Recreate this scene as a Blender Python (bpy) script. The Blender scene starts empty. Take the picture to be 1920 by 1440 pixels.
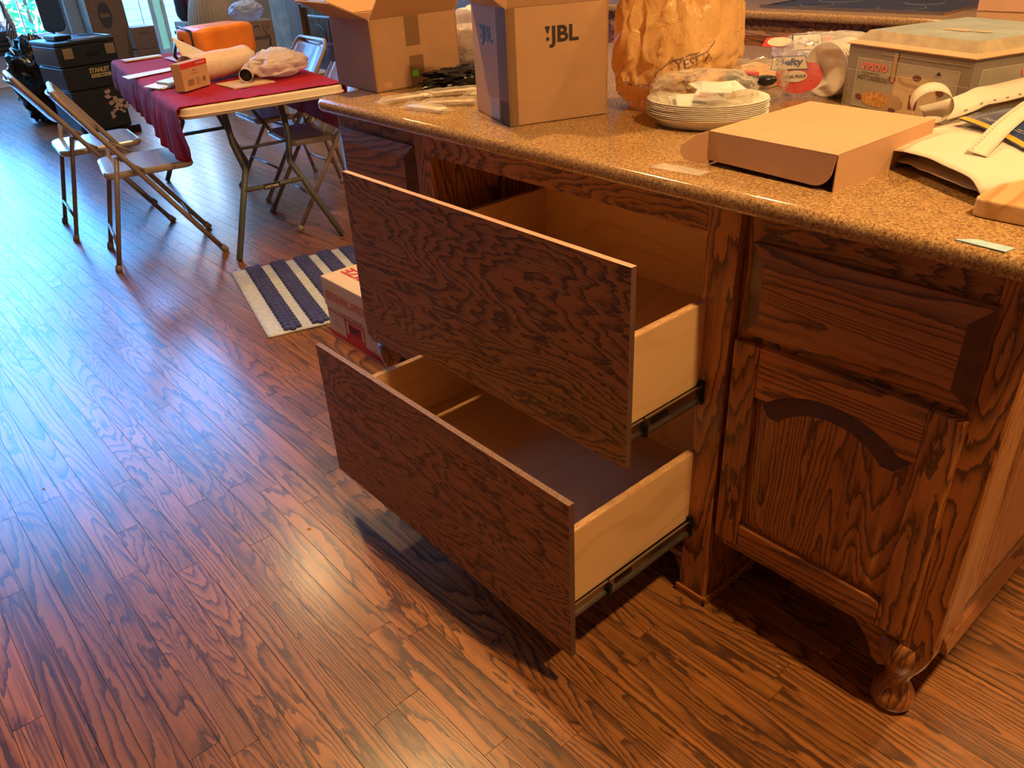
import bpy, math, random
from mathutils import Matrix, Vector, noise
from mathutils.bvhtree import BVHTree
rnd = random.Random(7)
D = bpy.data
C = bpy.context.scene.collection
scn = bpy.context.scene
PI = math.pi
# ------------------------------------------------------------------ camera
cam = D.objects.new('camera', D.cameras.new('camera')); C.objects.link(cam)
cam.data.sensor_width = 36.0
cam.data.lens = 1486.09 / 1920 * 36
cam.data.clip_start = .02; cam.data.clip_end = 200
R_ = Vector((0.6608749, 0.74893512, -0.04837934)); U_ = Vector((-0.35105261, 0.36546445, 0.86208921))
F_ = Vector((-0.66332981, 0.55274943, -0.50444191))
m = Matrix((R_, U_, -F_)).transposed().to_4x4(); m.translation = (0.69816, -1.08321, 1.29796)
cam.matrix_world = m
scn.camera = cam
# ------------------------------------------------------------------ view, sky, lights
scn.view_settings.view_transform = 'Standard'; scn.view_settings.look = 'None'
scn.view_settings.gamma = 1; scn.view_settings.use_curve_mapping = False
scn.view_settings.exposure = 0.12
SKY = 22.0
CAN = 34.0
WARM = (1.0, 0.60, 0.24)
w = D.worlds.new('sky'); scn.world = w; w.use_nodes = True
nt = w.node_tree; bg = nt.nodes['Background']
bg.inputs['Color'].default_value = (0.09, 0.40, 1.0, 1); bg.inputs['Strength'].default_value = SKY

sun = D.objects.new('sun', D.lights.new('sun', 'SUN')); C.objects.link(sun)
sun.data.energy = 75; sun.data.color = (1, .93, .82); sun.data.angle = .01
sun.rotation_euler = Vector((-.62, .18, -.76)).to_track_quat('-Z', 'Y').to_euler()

def area_light(name, loc, size, power, col, direction=(0, 0, -1), shape='DISK', size_y=None, portal=False):
    l = D.lights.new(name, 'AREA'); l.shape = shape; l.size = size
    if size_y: l.size_y = size_y
    l.energy = power; l.color = col
    o = D.objects.new(name, l); C.objects.link(o); o.location = loc
    o.rotation_euler = Vector(direction).to_track_quat('-Z', 'Y').to_euler()
    if portal: l.cycles.is_portal = True
    return o
CEIL = 2.55
CANS = [(-3.4, .45, .5), (-1.35, -.08, 1.0), (.95, -.12, 1.5), (-1.3, 1.75, .9), (.95, 1.75, 1.0)]
for (x, y, k) in CANS:
    area_light('ceiling_and_fill_light', (x, y, CEIL - .012), .11, CAN * k, WARM)

# ------------------------------------------------------------------ node materials
def new_mat(name):
    m = D.materials.new(name); m.use_nodes = True
    nt = m.node_tree; b = nt.nodes['Principled BSDF']
    return m, nt, b
def N(nt, typ, **k):
    n = nt.nodes.new(typ)
    for a, v in k.items():
        if a in n.inputs: n.inputs[a].default_value = v
        else: setattr(n, a, v)
    return n
def L(nt, a, b): nt.links.new(a, b)
def rgba(c): return (c[0], c[1], c[2], 1)
def ramp(nt, stops, interp='LINEAR'):
    r = nt.nodes.new('ShaderNodeValToRGB'); r.color_ramp.interpolation = interp
    e = r.color_ramp.elements
    while len(e) < len(stops): e.new(.5)
    for i, (p, c) in enumerate(stops):
        e[i].position = p; e[i].color = rgba(c) if len(c) == 3 else c
    return r
def mth(nt, op, a, b=None, clamp=False):
    n = nt.nodes.new('ShaderNodeMath'); n.operation = op; n.use_clamp = clamp
    for i, v in enumerate((a, b)):
        if v is None: continue
        if isinstance(v, (int, float)): n.inputs[i].default_value = v
        else: L(nt, v, n.inputs[i])
    return n.outputs[0]
def vmul(nt, vec, s):
    n = nt.nodes.new('ShaderNodeVectorMath'); n.operation = 'MULTIPLY'; L(nt, vec, n.inputs[0]); n.inputs[1].default_value = s
    return n.outputs[0]
def vadd(nt, a, b):
    n = nt.nodes.new('ShaderNodeVectorMath'); n.operation = 'ADD'; L(nt, a, n.inputs[0]); L(nt, b, n.inputs[1]); return n.outputs[0]
def mixc(nt, f, a, b, mode='MIX'):
    n = nt.nodes.new('ShaderNodeMix'); n.data_type = 'RGBA'; n.blend_type = mode
    for s, v in ((0, f), (6, a), (7, b)):
        if isinstance(v, (int, float)): n.inputs[s].default_value = v
        elif isinstance(v, tuple): n.inputs[s].default_value = rgba(v)
        else: L(nt, v, n.inputs[s])
    return n.outputs[2]

def oak(name, axis='x', base=(.36, .145, .05), mid=(.26, .095, .033), dark=(.075, .026, .012), K=15, across=6.0, along=1.1,
        rough=.3, coat=.4, attr=False, jag=.03, vary=.25, pore=.45, bump=.12, line=.55, coatr=.12, fine=.35):
    m, nt, b = new_mat(name)
    geo = nt.nodes.new('ShaderNodeNewGeometry')
    pos = geo.outputs['Position']
    if attr:
        at = nt.nodes.new('ShaderNodeAttribute'); at.attribute_name = 'plank_tone'
        off = vmul(nt, at.outputs['Color'], (37.0, 53.0, 71.0)); rv = at.outputs['Fac']
        sep = nt.nodes.new('ShaderNodeSeparateColor'); L(nt, at.outputs['Color'], sep.inputs[0])
        rv = sep.outputs[0]; rk = sep.outputs[1]
    else:
        oi = nt.nodes.new('ShaderNodeObjectInfo'); rv = oi.outputs['Random']; rk = None
        cx = nt.nodes.new('ShaderNodeCombineXYZ'); 
        for i in range(3): L(nt, rv, cx.inputs[i])
        off = vmul(nt, cx.outputs[0], (31.0, 47.0, 61.0))
    s = {'x': (along, across, across), 'y': (across, along, across), 'z': (across, across, along)}[axis]
    p = vadd(nt, vmul(nt, pos, s), off)
    n1 = N(nt, 'ShaderNodeTexNoise', Scale=1.0, Detail=1.5, Roughness=.5, Distortion=.25); L(nt, p, n1.inputs['Vector'])
    sj = {'x': (14, 60, 60), 'y': (60, 14, 60), 'z': (60, 60, 14)}[axis]
    n2 = N(nt, 'ShaderNodeTexNoise', Scale=1.0, Detail=3.0, Roughness=.6); L(nt, vmul(nt, pos, sj), n2.inputs['Vector'])
    h = mth(nt, 'ADD', n1.outputs[0], mth(nt, 'MULTIPLY', mth(nt, 'SUBTRACT', n2.outputs[0], .5), jag))
    kk = mth(nt, 'MULTIPLY', h, K) if rk is None else mth(nt, 'MULTIPLY', h, mth(nt, 'ADD', mth(nt, 'MULTIPLY', rk, K * 1.3), K * .5))
    fr = mth(nt, 'FRACT', kk)
    r1 = ramp(nt, [(0, (.95,) * 3), (.10, (1,) * 3), (.26, (line,) * 3), (.55, (.10,) * 3), (.93, (.0,) * 3), (1.0, (.8,) * 3)]); L(nt, fr, r1.inputs[0])
    # fine pores, long streaks
    sp = {'x': (5, 260, 260), 'y': (260, 5, 260), 'z': (260, 260, 5)}[axis]
    n3 = N(nt, 'ShaderNodeTexNoise', Scale=1.0, Detail=2.0, Roughness=.6); L(nt, vmul(nt, pos, sp), n3.inputs['Vector'])
    r3 = ramp(nt, [(.38, (0,) * 3), (.72, (1,) * 3)]); L(nt, n3.outputs[0], r3.inputs[0])
    tone = mth(nt, 'ADD', mth(nt, 'MULTIPLY', rv, vary), 1 - vary * .55)
    c0 = mixc(nt, mth(nt, 'MULTIPLY', r3.outputs[0], pore), base, mid)
    sb = {'x': (1.3, 9, 9), 'y': (9, 1.3, 9), 'z': (9, 9, 1.3)}[axis]
    n4 = N(nt, 'ShaderNodeTexNoise', Scale=1.0, Detail=1.0); L(nt, vadd(nt, vmul(nt, pos, sb), off), n4.inputs['Vector'])
    c0 = mixc(nt, mth(nt, 'MULTIPLY', n4.outputs[0], .5), c0, mid)
    tn = nt.nodes.new('ShaderNodeCombineColor')
    for i in range(3): L(nt, tone, tn.inputs[i])
    c0 = mixc(nt, 1.0, c0, tn.outputs[0], 'MULTIPLY')
    c = mixc(nt, mth(nt, 'MULTIPLY', r1.outputs[0], .88), c0, dark)
    sf = {'x': (2.2, 150, 150), 'y': (150, 2.2, 150), 'z': (150, 150, 2.2)}[axis]
    n5 = N(nt, 'ShaderNodeTexNoise', Scale=1.0, Detail=1.5, Roughness=.55); L(nt, vadd(nt, vmul(nt, pos, sf), off), n5.inputs['Vector'])
    r5 = ramp(nt, [(.50, (0,) * 3), (.60, (1,) * 3)]); L(nt, n5.outputs[0], r5.inputs[0])
    r6 = ramp(nt, [(.35, (.15,) * 3), (.6, (1,) * 3)]); L(nt, n4.outputs[0], r6.inputs[0])
    c = mixc(nt, mth(nt, 'MULTIPLY', mth(nt, 'MULTIPLY', r5.outputs[0], r6.outputs[0]), fine), c, dark)
    L(nt, c, b.inputs['Base Color'])
    b.inputs['Roughness'].default_value = rough
    b.inputs['Coat Weight'].default_value = coat; b.inputs['Coat Roughness'].default_value = coatr
    bp = N(nt, 'ShaderNodeBump', Strength=bump, Distance=.002)
    hh = mth(nt, 'SUBTRACT', mth(nt, 'MULTIPLY', r3.outputs[0], -.35), mth(nt, 'MULTIPLY', r1.outputs[0], .6))
    L(nt, hh, bp.inputs['Height']); L(nt, bp.outputs[0], b.inputs['Normal']); 
    return m

def plain(name, col, rough=.5, metal=0, var=.08, scale=25, bump=0, bscale=200, coat=0, spec=.5, alpha=None, trans=0, sss=0, obj=False, stretch=(1, 1, 1), dark=None):
    m, nt, b = new_mat(name)
    geo = nt.nodes.new('ShaderNodeNewGeometry')
    n = N(nt, 'ShaderNodeTexNoise', Scale=scale, Detail=4.0, Roughness=.6); L(nt, vmul(nt, geo.outputs['Position'], stretch), n.inputs['Vector'])
    lo = dark or tuple(c * (1 - var) for c in col); hi = tuple(min(1, c * (1 + var)) for c in col)
    r = ramp(nt, [(.3, lo), (.7, hi)]); L(nt, n.outputs[0], r.inputs[0])
    L(nt, r.outputs[0], b.inputs['Base Color'])
    b.inputs['Roughness'].default_value = rough; b.inputs['Metallic'].default_value = metal
    b.inputs['Coat Weight'].default_value = coat; b.inputs['Specular IOR Level'].default_value = spec
    if trans: b.inputs['Transmission Weight'].default_value = trans
    if bump:
        n2 = N(nt, 'ShaderNodeTexNoise', Scale=bscale, Detail=4.0, Roughness=.6); L(nt, vmul(nt, geo.outputs['Position'], stretch), n2.inputs['Vector'])
        bp = N(nt, 'ShaderNodeBump', Strength=bump, Distance=.003); L(nt, n2.outputs[0], bp.inputs['Height']); L(nt, bp.outputs[0], b.inputs['Normal'])
    return m

def film(name, col=(1, 1, 1), opac=.25, rough=.12, bscale=70, bump=.6, spec=.9, edge=.35):
    m = D.materials.new(name); m.use_nodes = True; nt = m.node_tree; nt.nodes.clear()
    out = nt.nodes.new('ShaderNodeOutputMaterial')
    tr = nt.nodes.new('ShaderNodeBsdfTransparent'); tr.inputs[0].default_value = rgba(tuple(.5 + .5 * c for c in col))
    pr = nt.nodes.new('ShaderNodeBsdfPrincipled'); pr.inputs['Base Color'].default_value = rgba(col); pr.inputs['Roughness'].default_value = rough
    pr.inputs['Specular IOR Level'].default_value = spec
    geo = nt.nodes.new('ShaderNodeNewGeometry')
    n2 = N(nt, 'ShaderNodeTexNoise', Scale=bscale, Detail=2.0, Distortion=1.5); L(nt, geo.outputs['Position'], n2.inputs['Vector'])
    bp = N(nt, 'ShaderNodeBump', Strength=bump, Distance=.006); L(nt, n2.outputs[0], bp.inputs['Height']); L(nt, bp.outputs[0], pr.inputs['Normal'])
    lw = nt.nodes.new('ShaderNodeLayerWeight'); lw.inputs[0].default_value = .35
    f = mth(nt, 'ADD', mth(nt, 'MULTIPLY', lw.outputs['Facing'], edge), opac, clamp=True)
    mx = nt.nodes.new('ShaderNodeMixShader'); L(nt, f, mx.inputs[0]); L(nt, tr.outputs[0], mx.inputs[1]); L(nt, pr.outputs[0], mx.inputs[2])
    L(nt, mx.outputs[0], out.inputs[0]); return m

def thinplastic(name, col, rough=.3, back=None, bscale=40, bump=.5, transl=.5):
    m = D.materials.new(name); m.use_nodes = True; nt = m.node_tree; nt.nodes.clear()
    out = nt.nodes.new('ShaderNodeOutputMaterial')
    pr = nt.nodes.new('ShaderNodeBsdfPrincipled'); pr.inputs['Base Color'].default_value = rgba(col); pr.inputs['Roughness'].default_value = rough
    tl = nt.nodes.new('ShaderNodeBsdfTranslucent'); tl.inputs[0].default_value = rgba(back or col)
    geo = nt.nodes.new('ShaderNodeNewGeometry')
    n2 = N(nt, 'ShaderNodeTexNoise', Scale=bscale, Detail=3.0, Distortion=2.0); L(nt, geo.outputs['Position'], n2.inputs['Vector'])
    bp = N(nt, 'ShaderNodeBump', Strength=bump, Distance=.006); L(nt, n2.outputs[0], bp.inputs['Height']); L(nt, bp.outputs[0], pr.inputs['Normal'])
    mx = nt.nodes.new('ShaderNodeMixShader'); mx.inputs[0].default_value = transl
    L(nt, pr.outputs[0], mx.inputs[1]); L(nt, tl.outputs[0], mx.inputs[2]); L(nt, mx.outputs[0], out.inputs[0]); return m

def granite(name):
    m, nt, b = new_mat(name)
    geo = nt.nodes.new('ShaderNodeNewGeometry'); P_ = geo.outputs['Position']
    n1 = N(nt, 'ShaderNodeTexNoise', Scale=230.0, Detail=3.0, Roughness=.7, Distortion=.8); L(nt, P_, n1.inputs['Vector'])
    n2 = N(nt, 'ShaderNodeTexNoise', Scale=330.0, Detail=2.0, Roughness=.6); L(nt, P_, n2.inputs['Vector'])
    n3 = N(nt, 'ShaderNodeTexNoise', Scale=9.0, Detail=2.0); L(nt, P_, n3.inputs['Vector'])
    r1 = ramp(nt, [(.34, (.09, .042, .018)), (.44, (.27, .15, .06)), (.54, (.46, .28, .11)), (.66, (.62, .43, .2))]); L(nt, n1.outputs[0], r1.inputs[0])
    r2 = ramp(nt, [(.32, (.35,) * 3), (.40, (1,) * 3)]); L(nt, n2.outputs[0], r2.inputs[0])
    c = mixc(nt, r2.outputs[0], (.06, .03, .016), r1.outputs[0])
    c = mixc(nt, mth(nt, 'MULTIPLY', n3.outputs[0], .35), c, (.34, .19, .085))
    L(nt, c, b.inputs['Base Color']); b.inputs['Roughness'].default_value = .13; b.inputs['Specular IOR Level'].default_value = .6
    return m

def particle_edge(name, hi, lo):
    return plain(name, hi, .6, var=.0, scale=420, dark=lo, bump=.4, bscale=500)

FLOOR = oak('stained_oak_floor', 'x', base=(.42, .165, .036), mid=(.29, .10, .023), dark=(.05, .02, .011), K=22, across=8, along=.8, rough=.33, coat=.6, coatr=.22, attr=True, jag=.05, vary=.42, pore=.7, line=.5, bump=.1, fine=.62)
OAKX = oak('oak_grain_x', 'x', K=25, across=6.5, along=1.5, jag=.11, fine=.2, base=(.44, .18, .036), mid=(.33, .13, .026), dark=(.042, .017, .009), rough=.42, coat=.1, line=.6)
OAKX_FINE = oak('oak_fine_grain_x', 'x', K=26, across=7, along=.7, jag=.04, base=(.52, .19, .04), mid=(.37, .128, .028), dark=(.07, .024, .011), rough=.33, coat=.3)
OAKZ = oak('oak_grain_z', 'z', K=28, across=8, along=.9, jag=.06, base=(.50, .19, .04), mid=(.36, .128, .028), dark=(.055, .019, .01), rough=.33, coat=.3)
OAKY = oak('oak_grain_y', 'y', K=16, across=8, along=1.0, jag=.06, base=(.34, .13, .045), mid=(.24, .085, .03), dark=(.09, .03, .013), rough=.33, coat=.3)
OAK_LIT_Z = oak('oak_side_panel_lit', 'z', K=18, across=8, along=1.0, jag=.09, base=(.66, .35, .15), mid=(.52, .25, .10), dark=(.28, .12, .045), rough=.3, coat=.3)  # base raised so the colour carries the light on the side panel
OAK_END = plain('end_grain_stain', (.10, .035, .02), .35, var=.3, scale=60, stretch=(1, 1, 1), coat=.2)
MAPLE = oak('birch_plywood', 'y', K=7, across=5, along=1.6, jag=.03, base=(.74, .47, .22), mid=(.68, .41, .185), dark=(.64, .385, .17), rough=.4, coat=.12, vary=.08, pore=.25, line=.1, bump=.02, fine=.0)
MAPLEX = oak('birch_plywood_back', 'x', K=7, across=5, along=1.6, jag=.03, base=(.74, .47, .22), mid=(.68, .41, .185), dark=(.64, .385, .17), rough=.4, coat=.12, vary=.08, pore=.25, line=.1, bump=.02, fine=.0)
PLY_EDGE = plain('plywood_edge', (.72, .46, .2), .6, var=.0, scale=40, stretch=(1, 1, 40), dark=(.36, .16, .06))
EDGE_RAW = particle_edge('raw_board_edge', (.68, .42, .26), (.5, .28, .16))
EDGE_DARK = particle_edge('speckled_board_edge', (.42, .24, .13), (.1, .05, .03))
GRANITE = granite('brown_gold_granite')
STEEL = plain('zinc_steel', (.42, .38, .34), .3, metal=1, var=.1)
BLACKMETAL = plain('black_metal', (.02, .02, .02), .35, metal=.6)
CARD = plain('corrugated_cardboard', (.47, .27, .135), .75, var=.06, scale=14, bump=.08, bscale=90)
CARD_LIGHT = plain('pale_cardboard', (.58, .335, .18), .75, var=.05, scale=10, bump=.05, bscale=90)
CARD_GREY = plain('grey_brown_cardboard', (.40, .30, .2), .7, var=.08, scale=14, bump=.06)
TAPE = film('packing_tape', (.42, .31, .19), .2, .4, 60, .4, .25, .0)
CLEAR = film('clear_plastic_film', (.95, .93, .88), .06, .08, 55, 1.0)
CLEAR2 = film('cloudy_plastic_film', (.95, .88, .86), .5, .2, 30, .8)
WHITE = plain('white_foam', (.82, .78, .7), .55, var=.03)
PAPER = plain('white_paper', (.66, .58, .47), .7, var=.03, scale=8)
BLACK = plain('black_plastic', (.012, .012, .014), .32, var=.2)
BLACKBAG = plain('black_bag_plastic', (.008, .008, .009), .18, var=.2, bump=.6, bscale=60)
INK = plain('black_ink', (.03, .018, .012), .55)
RED_INK = plain('red_ink', (.62, .03, .03), .6)
BLUE_INK = plain('navy_ink', (.02, .04, .22), .5)
GREEN = plain('green_sticker_paper', (.16, .62, .04), .6)
YELLOWBAG = thinplastic('yellow_bag_plastic', (.93, .62, .26), .25, (.95, .62, .22), 22, 1.0, .35)
WHITEBAG = thinplastic('white_bag_plastic', (.88, .74, .68), .3, (.9, .75, .7), 30, .6, .4)
CHAIRM = plain('tan_painted_steel', (.24, .19, .17), .3, var=.04, coat=.3)
SEATM = plain('tan_seat_steel', (.40, .34, .3), .2, var=.04, coat=.6, metal=.35)
TABLE_PL = plain('white_table_plastic', (.82, .68, .52), .45, var=.02, bump=.1)
LEGM = plain('grey_painted_steel', (.11, .12, .115), .4, var=.05)
CLOTH = plain('crimson_crinkled_cloth', (.36, .012, .03), .8, var=.25, scale=40, bump=1.0, bscale=60, stretch=(1, 1, .35), spec=.2)
WALLM = plain('tan_wall_paint', (.33, .25, .18), .8, var=.03, bump=.1)
WALLB = plain('grey_wall_paint', (.42, .44, .45), .8, var=.03)
CEILM = plain('white_ceiling_paint', (.75, .70, .62), .9, var=.03)
TRIMW = plain('white_trim_paint', (.78, .80, .82), .45, var=.02)
DENIM = plain('navy_denim', (.025, .03, .07), .85, var=.4, scale=120, bump=.5, bscale=300)
ORANGE = plain('orange_vinyl', (.86, .27, .03), .38, var=.12, scale=12, bump=.35, bscale=25)

# ------------------------------------------------------------------ mesh helpers
class MB:
    def __init__(s): s.v = []; s.f = []; s.m = []; s.sm = []
    def add(s, vs, fs, mi=0, smooth=False):
        b = len(s.v); s.v += [tuple(v) for v in vs]
        for f in fs: s.f.append(tuple(i + b for i in f)); s.m.append(mi); s.sm.append(smooth)
        return s
    def box(s, x0, x1, y0, y1, z0, z1, mi=0, M=None):
        vs = [Vector((x, y, z)) for z in (z0, z1) for y in (y0, y1) for x in (x0, x1)]
        if M is not None: vs = [M @ v for v in vs]
        return s.add(vs, [(0, 2, 3, 1), (4, 5, 7, 6), (0, 1, 5, 4), (2, 6, 7, 3), (0, 4, 6, 2), (1, 3, 7, 5)], mi)
    def hexa(s, bot, top, mi=0):
        return s.add(list(bot) + list(top), [(3, 2, 1, 0), (4, 5, 6, 7), (0, 1, 5, 4), (1, 2, 6, 5), (2, 3, 7, 6), (3, 0, 4, 7)], mi)
    def prism(s, pts, axis, a0, a1, mi=0, M=None, cap=True):
        def P(p, a):
            v = {'x': (a, p[0], p[1]), 'y': (p[0], a, p[1]), 'z': (p[0], p[1], a)}[axis]
            v = Vector(v); return M @ v if M is not None else v
        n = len(pts); vs = [P(p, a0) for p in pts] + [P(p, a1) for p in pts]
        fs = [(i, (i + 1) % n, n + (i + 1) % n, n + i) for i in range(n)]
        if cap: fs += [tuple(range(n))[::-1], tuple(range(n, 2 * n))]
        return s.add(vs, fs, mi)
    def tube(s, pts, r, n=8, mi=0, closed=False, caps=True, flat=None):
        pts = [Vector(p) for p in pts]; k = len(pts); rs = r if isinstance(r, (list, tuple)) else [r] * k
        vs = []; prev = None
        for i, p in enumerate(pts):
            a = pts[i - 1] if (i > 0 or closed) else p; b_ = pts[(i + 1) % k] if (i < k - 1 or closed) else p
            t = (b_ - a).normalized()
            if prev is None:
                ref = Vector((0, 0, 1)) if abs(t.z) < .9 else Vector((1, 0, 0)); nrm = t.cross(ref).normalized()
            else:
                nrm = (prev - t * prev.dot(t)).normalized()
            prev = nrm; bn = t.cross(nrm)
            for j in range(n):
                q = 2 * PI * j / n; f = flat or 1
                vs.append(p + nrm * math.cos(q) * rs[i] + bn * math.sin(q) * rs[i] * f)
        fs = []
        for i in range(k if closed else k - 1):
            for j in range(n):
                a = i * n + j; b_ = i * n + (j + 1) % n; c = ((i + 1) % k) * n + (j + 1) % n; d = ((i + 1) % k) * n + j
                fs.append((a, b_, c, d))
        if caps and not closed: fs += [tuple(range(n))[::-1], tuple(range((k - 1) * n, k * n))]
        return s.add(vs, fs, mi, True)
    def lathe(s, prof, n=24, c=(0, 0, 0), sx=1, sy=1, rot=0, mi=0, capt=True, capb=True):
        vs = []
        for (r, z) in prof:
            for j in range(n):
                q = 2 * PI * j / n; x, y = r * sx * math.cos(q), r * sy * math.sin(q)
                vs.append((c[0] + x * math.cos(rot) - y * math.sin(rot), c[1] + x * math.sin(rot) + y * math.cos(rot), c[2] + z))
        fs = [(i * n + j, i * n + (j + 1) % n, (i + 1) * n + (j + 1) % n, (i + 1) * n + j) for i in range(len(prof) - 1) for j in range(n)]
        if capb: fs.append(tuple(range(n))[::-1])
        if capt: fs.append(tuple(range((len(prof) - 1) * n, len(prof) * n)))
        return s.add(vs, fs, mi, True)
    def grid(s, fn, nu, nv, mi=0, wrapu=False, smooth=True):
        vs = [fn(i / (nu if wrapu else nu - 1), j / (nv - 1)) for j in range(nv) for i in range(nu)]
        fs = []
        for j in range(nv - 1):
            for i in range(nu if wrapu else nu - 1):
                fs.append((j * nu + i, j * nu + (i + 1) % nu, (j + 1) * nu + (i + 1) % nu, (j + 1) * nu + i))
        return s.add(vs, fs, mi, smooth)
    def poly(s, pts, mi=0): return s.add(pts, [tuple(range(len(pts)))], mi)

WM = {}
def wmat(o): return WM.get(o.name, Matrix.Identity(4))
def empty(name, loc=(0, 0, 0), rz=0, parent=None):
    o = D.objects.new(name, None); C.objects.link(o); o.location = loc; o.rotation_euler = (0, 0, rz); o.empty_display_size = .05
    WM[o.name] = Matrix.Translation(loc) @ Matrix.Rotation(rz, 4, 'Z')
    if parent: o.parent = parent
    return o
def tag(o, label=None, cat=None, group=None, kind=None):
    if label: o['label'] = label
    if cat: o['category'] = cat
    if group: o['group'] = group
    if kind: o['kind'] = kind
    return o
def thing(name, label, cat, loc=(0, 0, 0), rz=0, group=None):
    return tag(empty(name, loc, rz), label, cat, group)
def obj(name, mb, mats, parent=None, bevel=0, seg=2, solid=0, sub=0, smooth=False, local=False, sol_off=-1):
    if not isinstance(mats, (list, tuple)): mats = [mats]
    vs = [Vector(v) for v in mb.v]
    loc = Vector((0, 0, 0))
    if parent is None:
        if not local:
            xs = [v.x for v in vs]; ys = [v.y for v in vs]; zs = [v.z for v in vs]
            loc = Vector(((min(xs) + max(xs)) / 2, (min(ys) + max(ys)) / 2, min(zs)))
            vs = [v - loc for v in vs]
    elif not local:
        # every mesh keeps its own origin: centre of its own shape, expressed in the parent's frame
        inv = wmat(parent).inverted(); vs = [inv @ v for v in vs]
    if parent is not None:
        xs = [v.x for v in vs]; ys = [v.y for v in vs]; zs = [v.z for v in vs]
        loc = Vector(((min(xs) + max(xs)) / 2, (min(ys) + max(ys)) / 2, (min(zs) + max(zs)) / 2))
        vs = [v - loc for v in vs]
    me = D.meshes.new(name); me.from_pydata([tuple(v) for v in vs], [], mb.f)
    for mt in mats: me.materials.append(mt)
    for p, mi, sm in zip(me.polygons, mb.m, mb.sm):
        p.material_index = mi; p.use_smooth = sm or smooth
    o = D.objects.new(name, me); C.objects.link(o); o.location = loc
    if parent is not None: o.parent = parent
    WM[o.name] = (wmat(parent) if parent is not None else Matrix.Identity(4)) @ Matrix.Translation(loc)
    if solid:
        md = o.modifiers.new('thickness', 'SOLIDIFY'); md.thickness = solid; md.offset = sol_off
    if bevel:
        md = o.modifiers.new('bevel', 'BEVEL'); md.width = bevel; md.segments = seg; md.limit_method = 'ANGLE'; md.angle_limit = math.radians(40)
    if sub:
        md = o.modifiers.new('subdivision', 'SUBSURF'); md.levels = sub; md.render_levels = sub
    return o
def struct(name, mb, mats, **k): return tag(obj(name, mb, mats, **k), kind='structure')
def copy_tree(o, parent=None):
    c = o.copy(); C.objects.link(c)
    if parent: c.parent = parent
    for ch in list(o.children): copy_tree(ch, c)
    return c

class Face:
    """a flat face: origin, unit u (right) and v (up); n = u x v points out"""
    def __init__(s, o, u, v=(0, 0, 1)):
        s.o = Vector(o); s.u = Vector(u).normalized(); s.v = Vector(v).normalized(); s.n = s.u.cross(s.v).normalized()
    def p(s, a, b, off=.0006): return s.o + s.u * a + s.v * b + s.n * off
    def poly(s, mb, pts, off=.0006, mi=0): mb.poly([s.p(a, b, off) for a, b in pts], mi)
    def rect(s, mb, a0, a1, b0, b1, off=.0006, mi=0): s.poly(mb, [(a0, b0), (a1, b0), (a1, b1), (a0, b1)], off, mi)
    def ell(s, mb, a, b, ra, rb, off=.0006, mi=0, n=24, rot=0):
        s.poly(mb, [(a + ra * math.cos(q) * math.cos(rot) - rb * math.sin(q) * math.sin(rot), b + ra * math.cos(q) * math.sin(rot) + rb * math.sin(q) * math.cos(rot)) for q in [2 * PI * i / n for i in range(n)]], off, mi)
    def frame(s, mb, a0, a1, b0, b1, t, off=.0006, mi=0):
        s.rect(mb, a0, a1, b0, b0 + t, off, mi); s.rect(mb, a0, a1, b1 - t, b1, off, mi); s.rect(mb, a0, a0 + t, b0, b1, off, mi); s.rect(mb, a1 - t, a1, b0, b1, off, mi)
_txt = {}
def text_geo(string, bold=0.0):
    key = (string, bold)
    if key in _txt: return _txt[key]
    cu = D.curves.new('lettering_source', 'FONT'); cu.body = string; cu.offset = bold; cu.resolution_u = 3; cu.fill_mode = 'FRONT'
    o = D.objects.new('lettering_source', cu); C.objects.link(o)
    dg = bpy.context.evaluated_depsgraph_get(); dg.update()
    me = o.evaluated_get(dg).to_mesh()
    vs = [v.co.copy() for v in me.vertices]; fs = [tuple(p.vertices) for p in me.polygons]
    o.evaluated_get(dg).to_mesh_clear(); D.objects.remove(o); D.curves.remove(cu)
    x0 = min(v.x for v in vs); x1 = max(v.x for v in vs); y0 = min(v.y for v in vs); y1 = max(v.y for v in vs)
    vs = [((v.x - x0) / (x1 - x0), (v.y - y0) / (y1 - y0)) for v in vs]
    _txt[key] = (vs, fs, (x1 - x0) / (y1 - y0)); return _txt[key]
def put_text(mb, face, string, a, b, h, wd=None, bold=0.0, off=.0008, rot=0, mi=0, wrap=None):
    """string with lower-left corner at (a, b) on the face, height h and width wd"""
    vs, fs, asp = text_geo(string, bold); wd = wd or h * asp
    out = []
    for x, y in vs:
        X, Y = x * wd, y * h
        p = face.p(a + X * math.cos(rot) - Y * math.sin(rot), b + X * math.sin(rot) + Y * math.cos(rot), off)
        if wrap:
            hit = wrap.ray_cast(p + face.n * .3, -face.n)
            if hit[0]: p = hit[0] + face.n * .002
        out.append(p)
    mb.add(out, fs, mi)

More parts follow.
